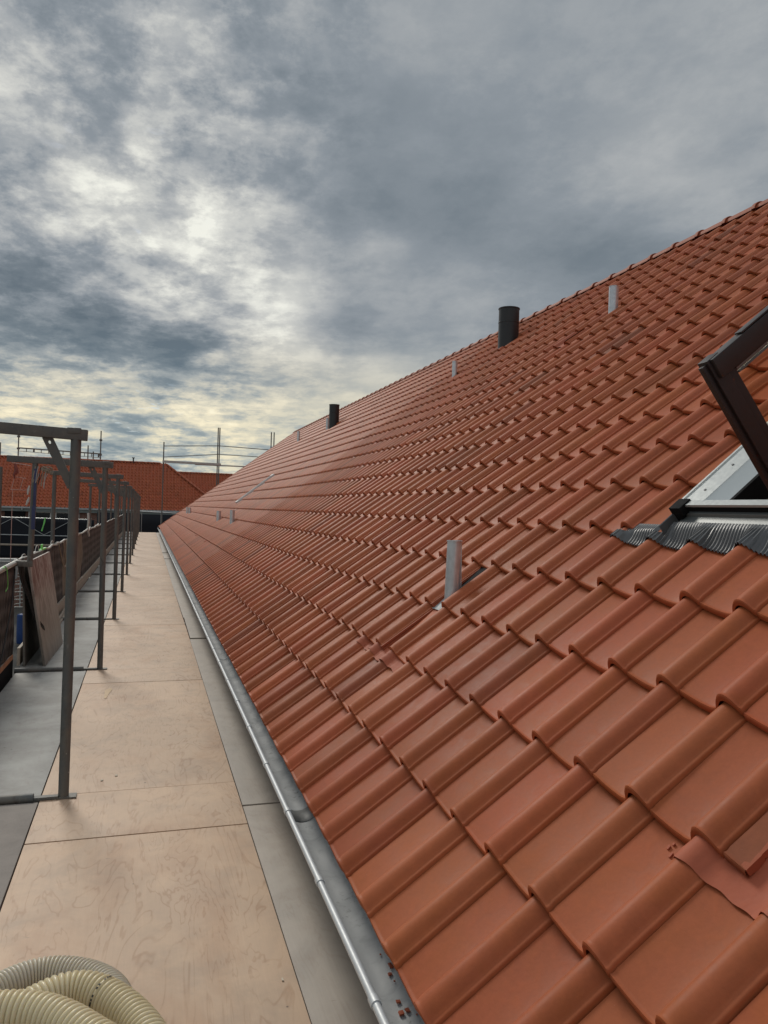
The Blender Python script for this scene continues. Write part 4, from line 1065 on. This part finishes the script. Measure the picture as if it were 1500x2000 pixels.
# seen through the gap between netting and boards
w = MB()
c = Vector((-5.70, 41.42, -4.6)); w.tube([c+Vector((0, 0, -1.0)), c+Vector((0, 0, -.95)), c+Vector((0, 0, -.4)), c+Vector((0, 0, .40)), c+Vector((0, 0, .45))], .6, 20, rads=[.27, .30, .31, .30, .25]); tag(w.build('blue_drum', M_blue), 'blue drum on the ground seen through the gap in the netting', 'drum')
w = MB()
for q in range(7): w.bar((-7.45, 46.10, -4.4+.42*q), (-5.65, 46.10, -4.4+.42*q), .05, .05)
for q in range(6): w.bar((-7.45, 46.10, -4.4+.42*q), (-5.65, 46.10, -3.98+.42*q), .04, .04)
for x in (-7.45, -5.65): w.bar((x, 46.10, -5.6), (x, 46.10, -1.6), .06, .06, up=(0, 1, 0))
tag(w.build('ladder_section', M_galv), 'galvanised ladder scaffold section seen through the gap in the netting', 'scaffold')

# brick-red crumbs lying in the trough and small chips on the plywood
rc = random.Random(5)
for q in range(9):
    y_ = 1.80 + .33*rc.random(); a_ = R(80 + 45*rc.random()); x_ = GX - (GR-.004)*math.cos(a_); z_ = GZ - (GR-.004)*math.sin(a_)
    s_ = .002 + .0038*rc.random(); w = MB()
    w.hexa([(x_ + s_*dx*(.7+.6*rc.random()), y_ + s_*dy*(.7+.8*rc.random()), z_ + s_*dz) for dz in (0, .9) for dx, dy in ((-1, -1), (1, -1), (1, 1), (-1, 1))], .0008)
    tag(w.build('tile_crumb', M_lead), 'brick red tile crumb lying in the zinc gutter near the camera', 'crumb', 'tile crumbs in the gutter')
M_chip = simple('pale_chip', (.55, .47, .36), .8, vary=.2, bmp=0)
for q, (x_, y_) in enumerate(((-.12, 4.42), (-.19, 4.36), (.455, 2.39))):
    w = MB(); s_ = .003 + .003*rc.random()
    w.hexa([(x_ + s_*dx*(.6+.9*rc.random()), y_ + 2.2*s_*dy*(.5+.8*rc.random()), .0025 + s_*dz) for dz in (0, .35) for dx, dy in ((-1, -1), (1, -1), (1, 1), (-1, 1))], .0005)
    tag(w.build('wood_chip', M_chip), ['pale chip on the plywood just beyond the nearest post, the right one of a pair', 'pale chip on the plywood just beyond the nearest post, the left one of a pair', 'pale chip at the right edge of the nearest plywood sheet'][q], 'chip', 'pale chips on the plywood')
print('verts', sum(len(o.data.vertices) for o in bpy.data.objects if o.type == 'MESH'))
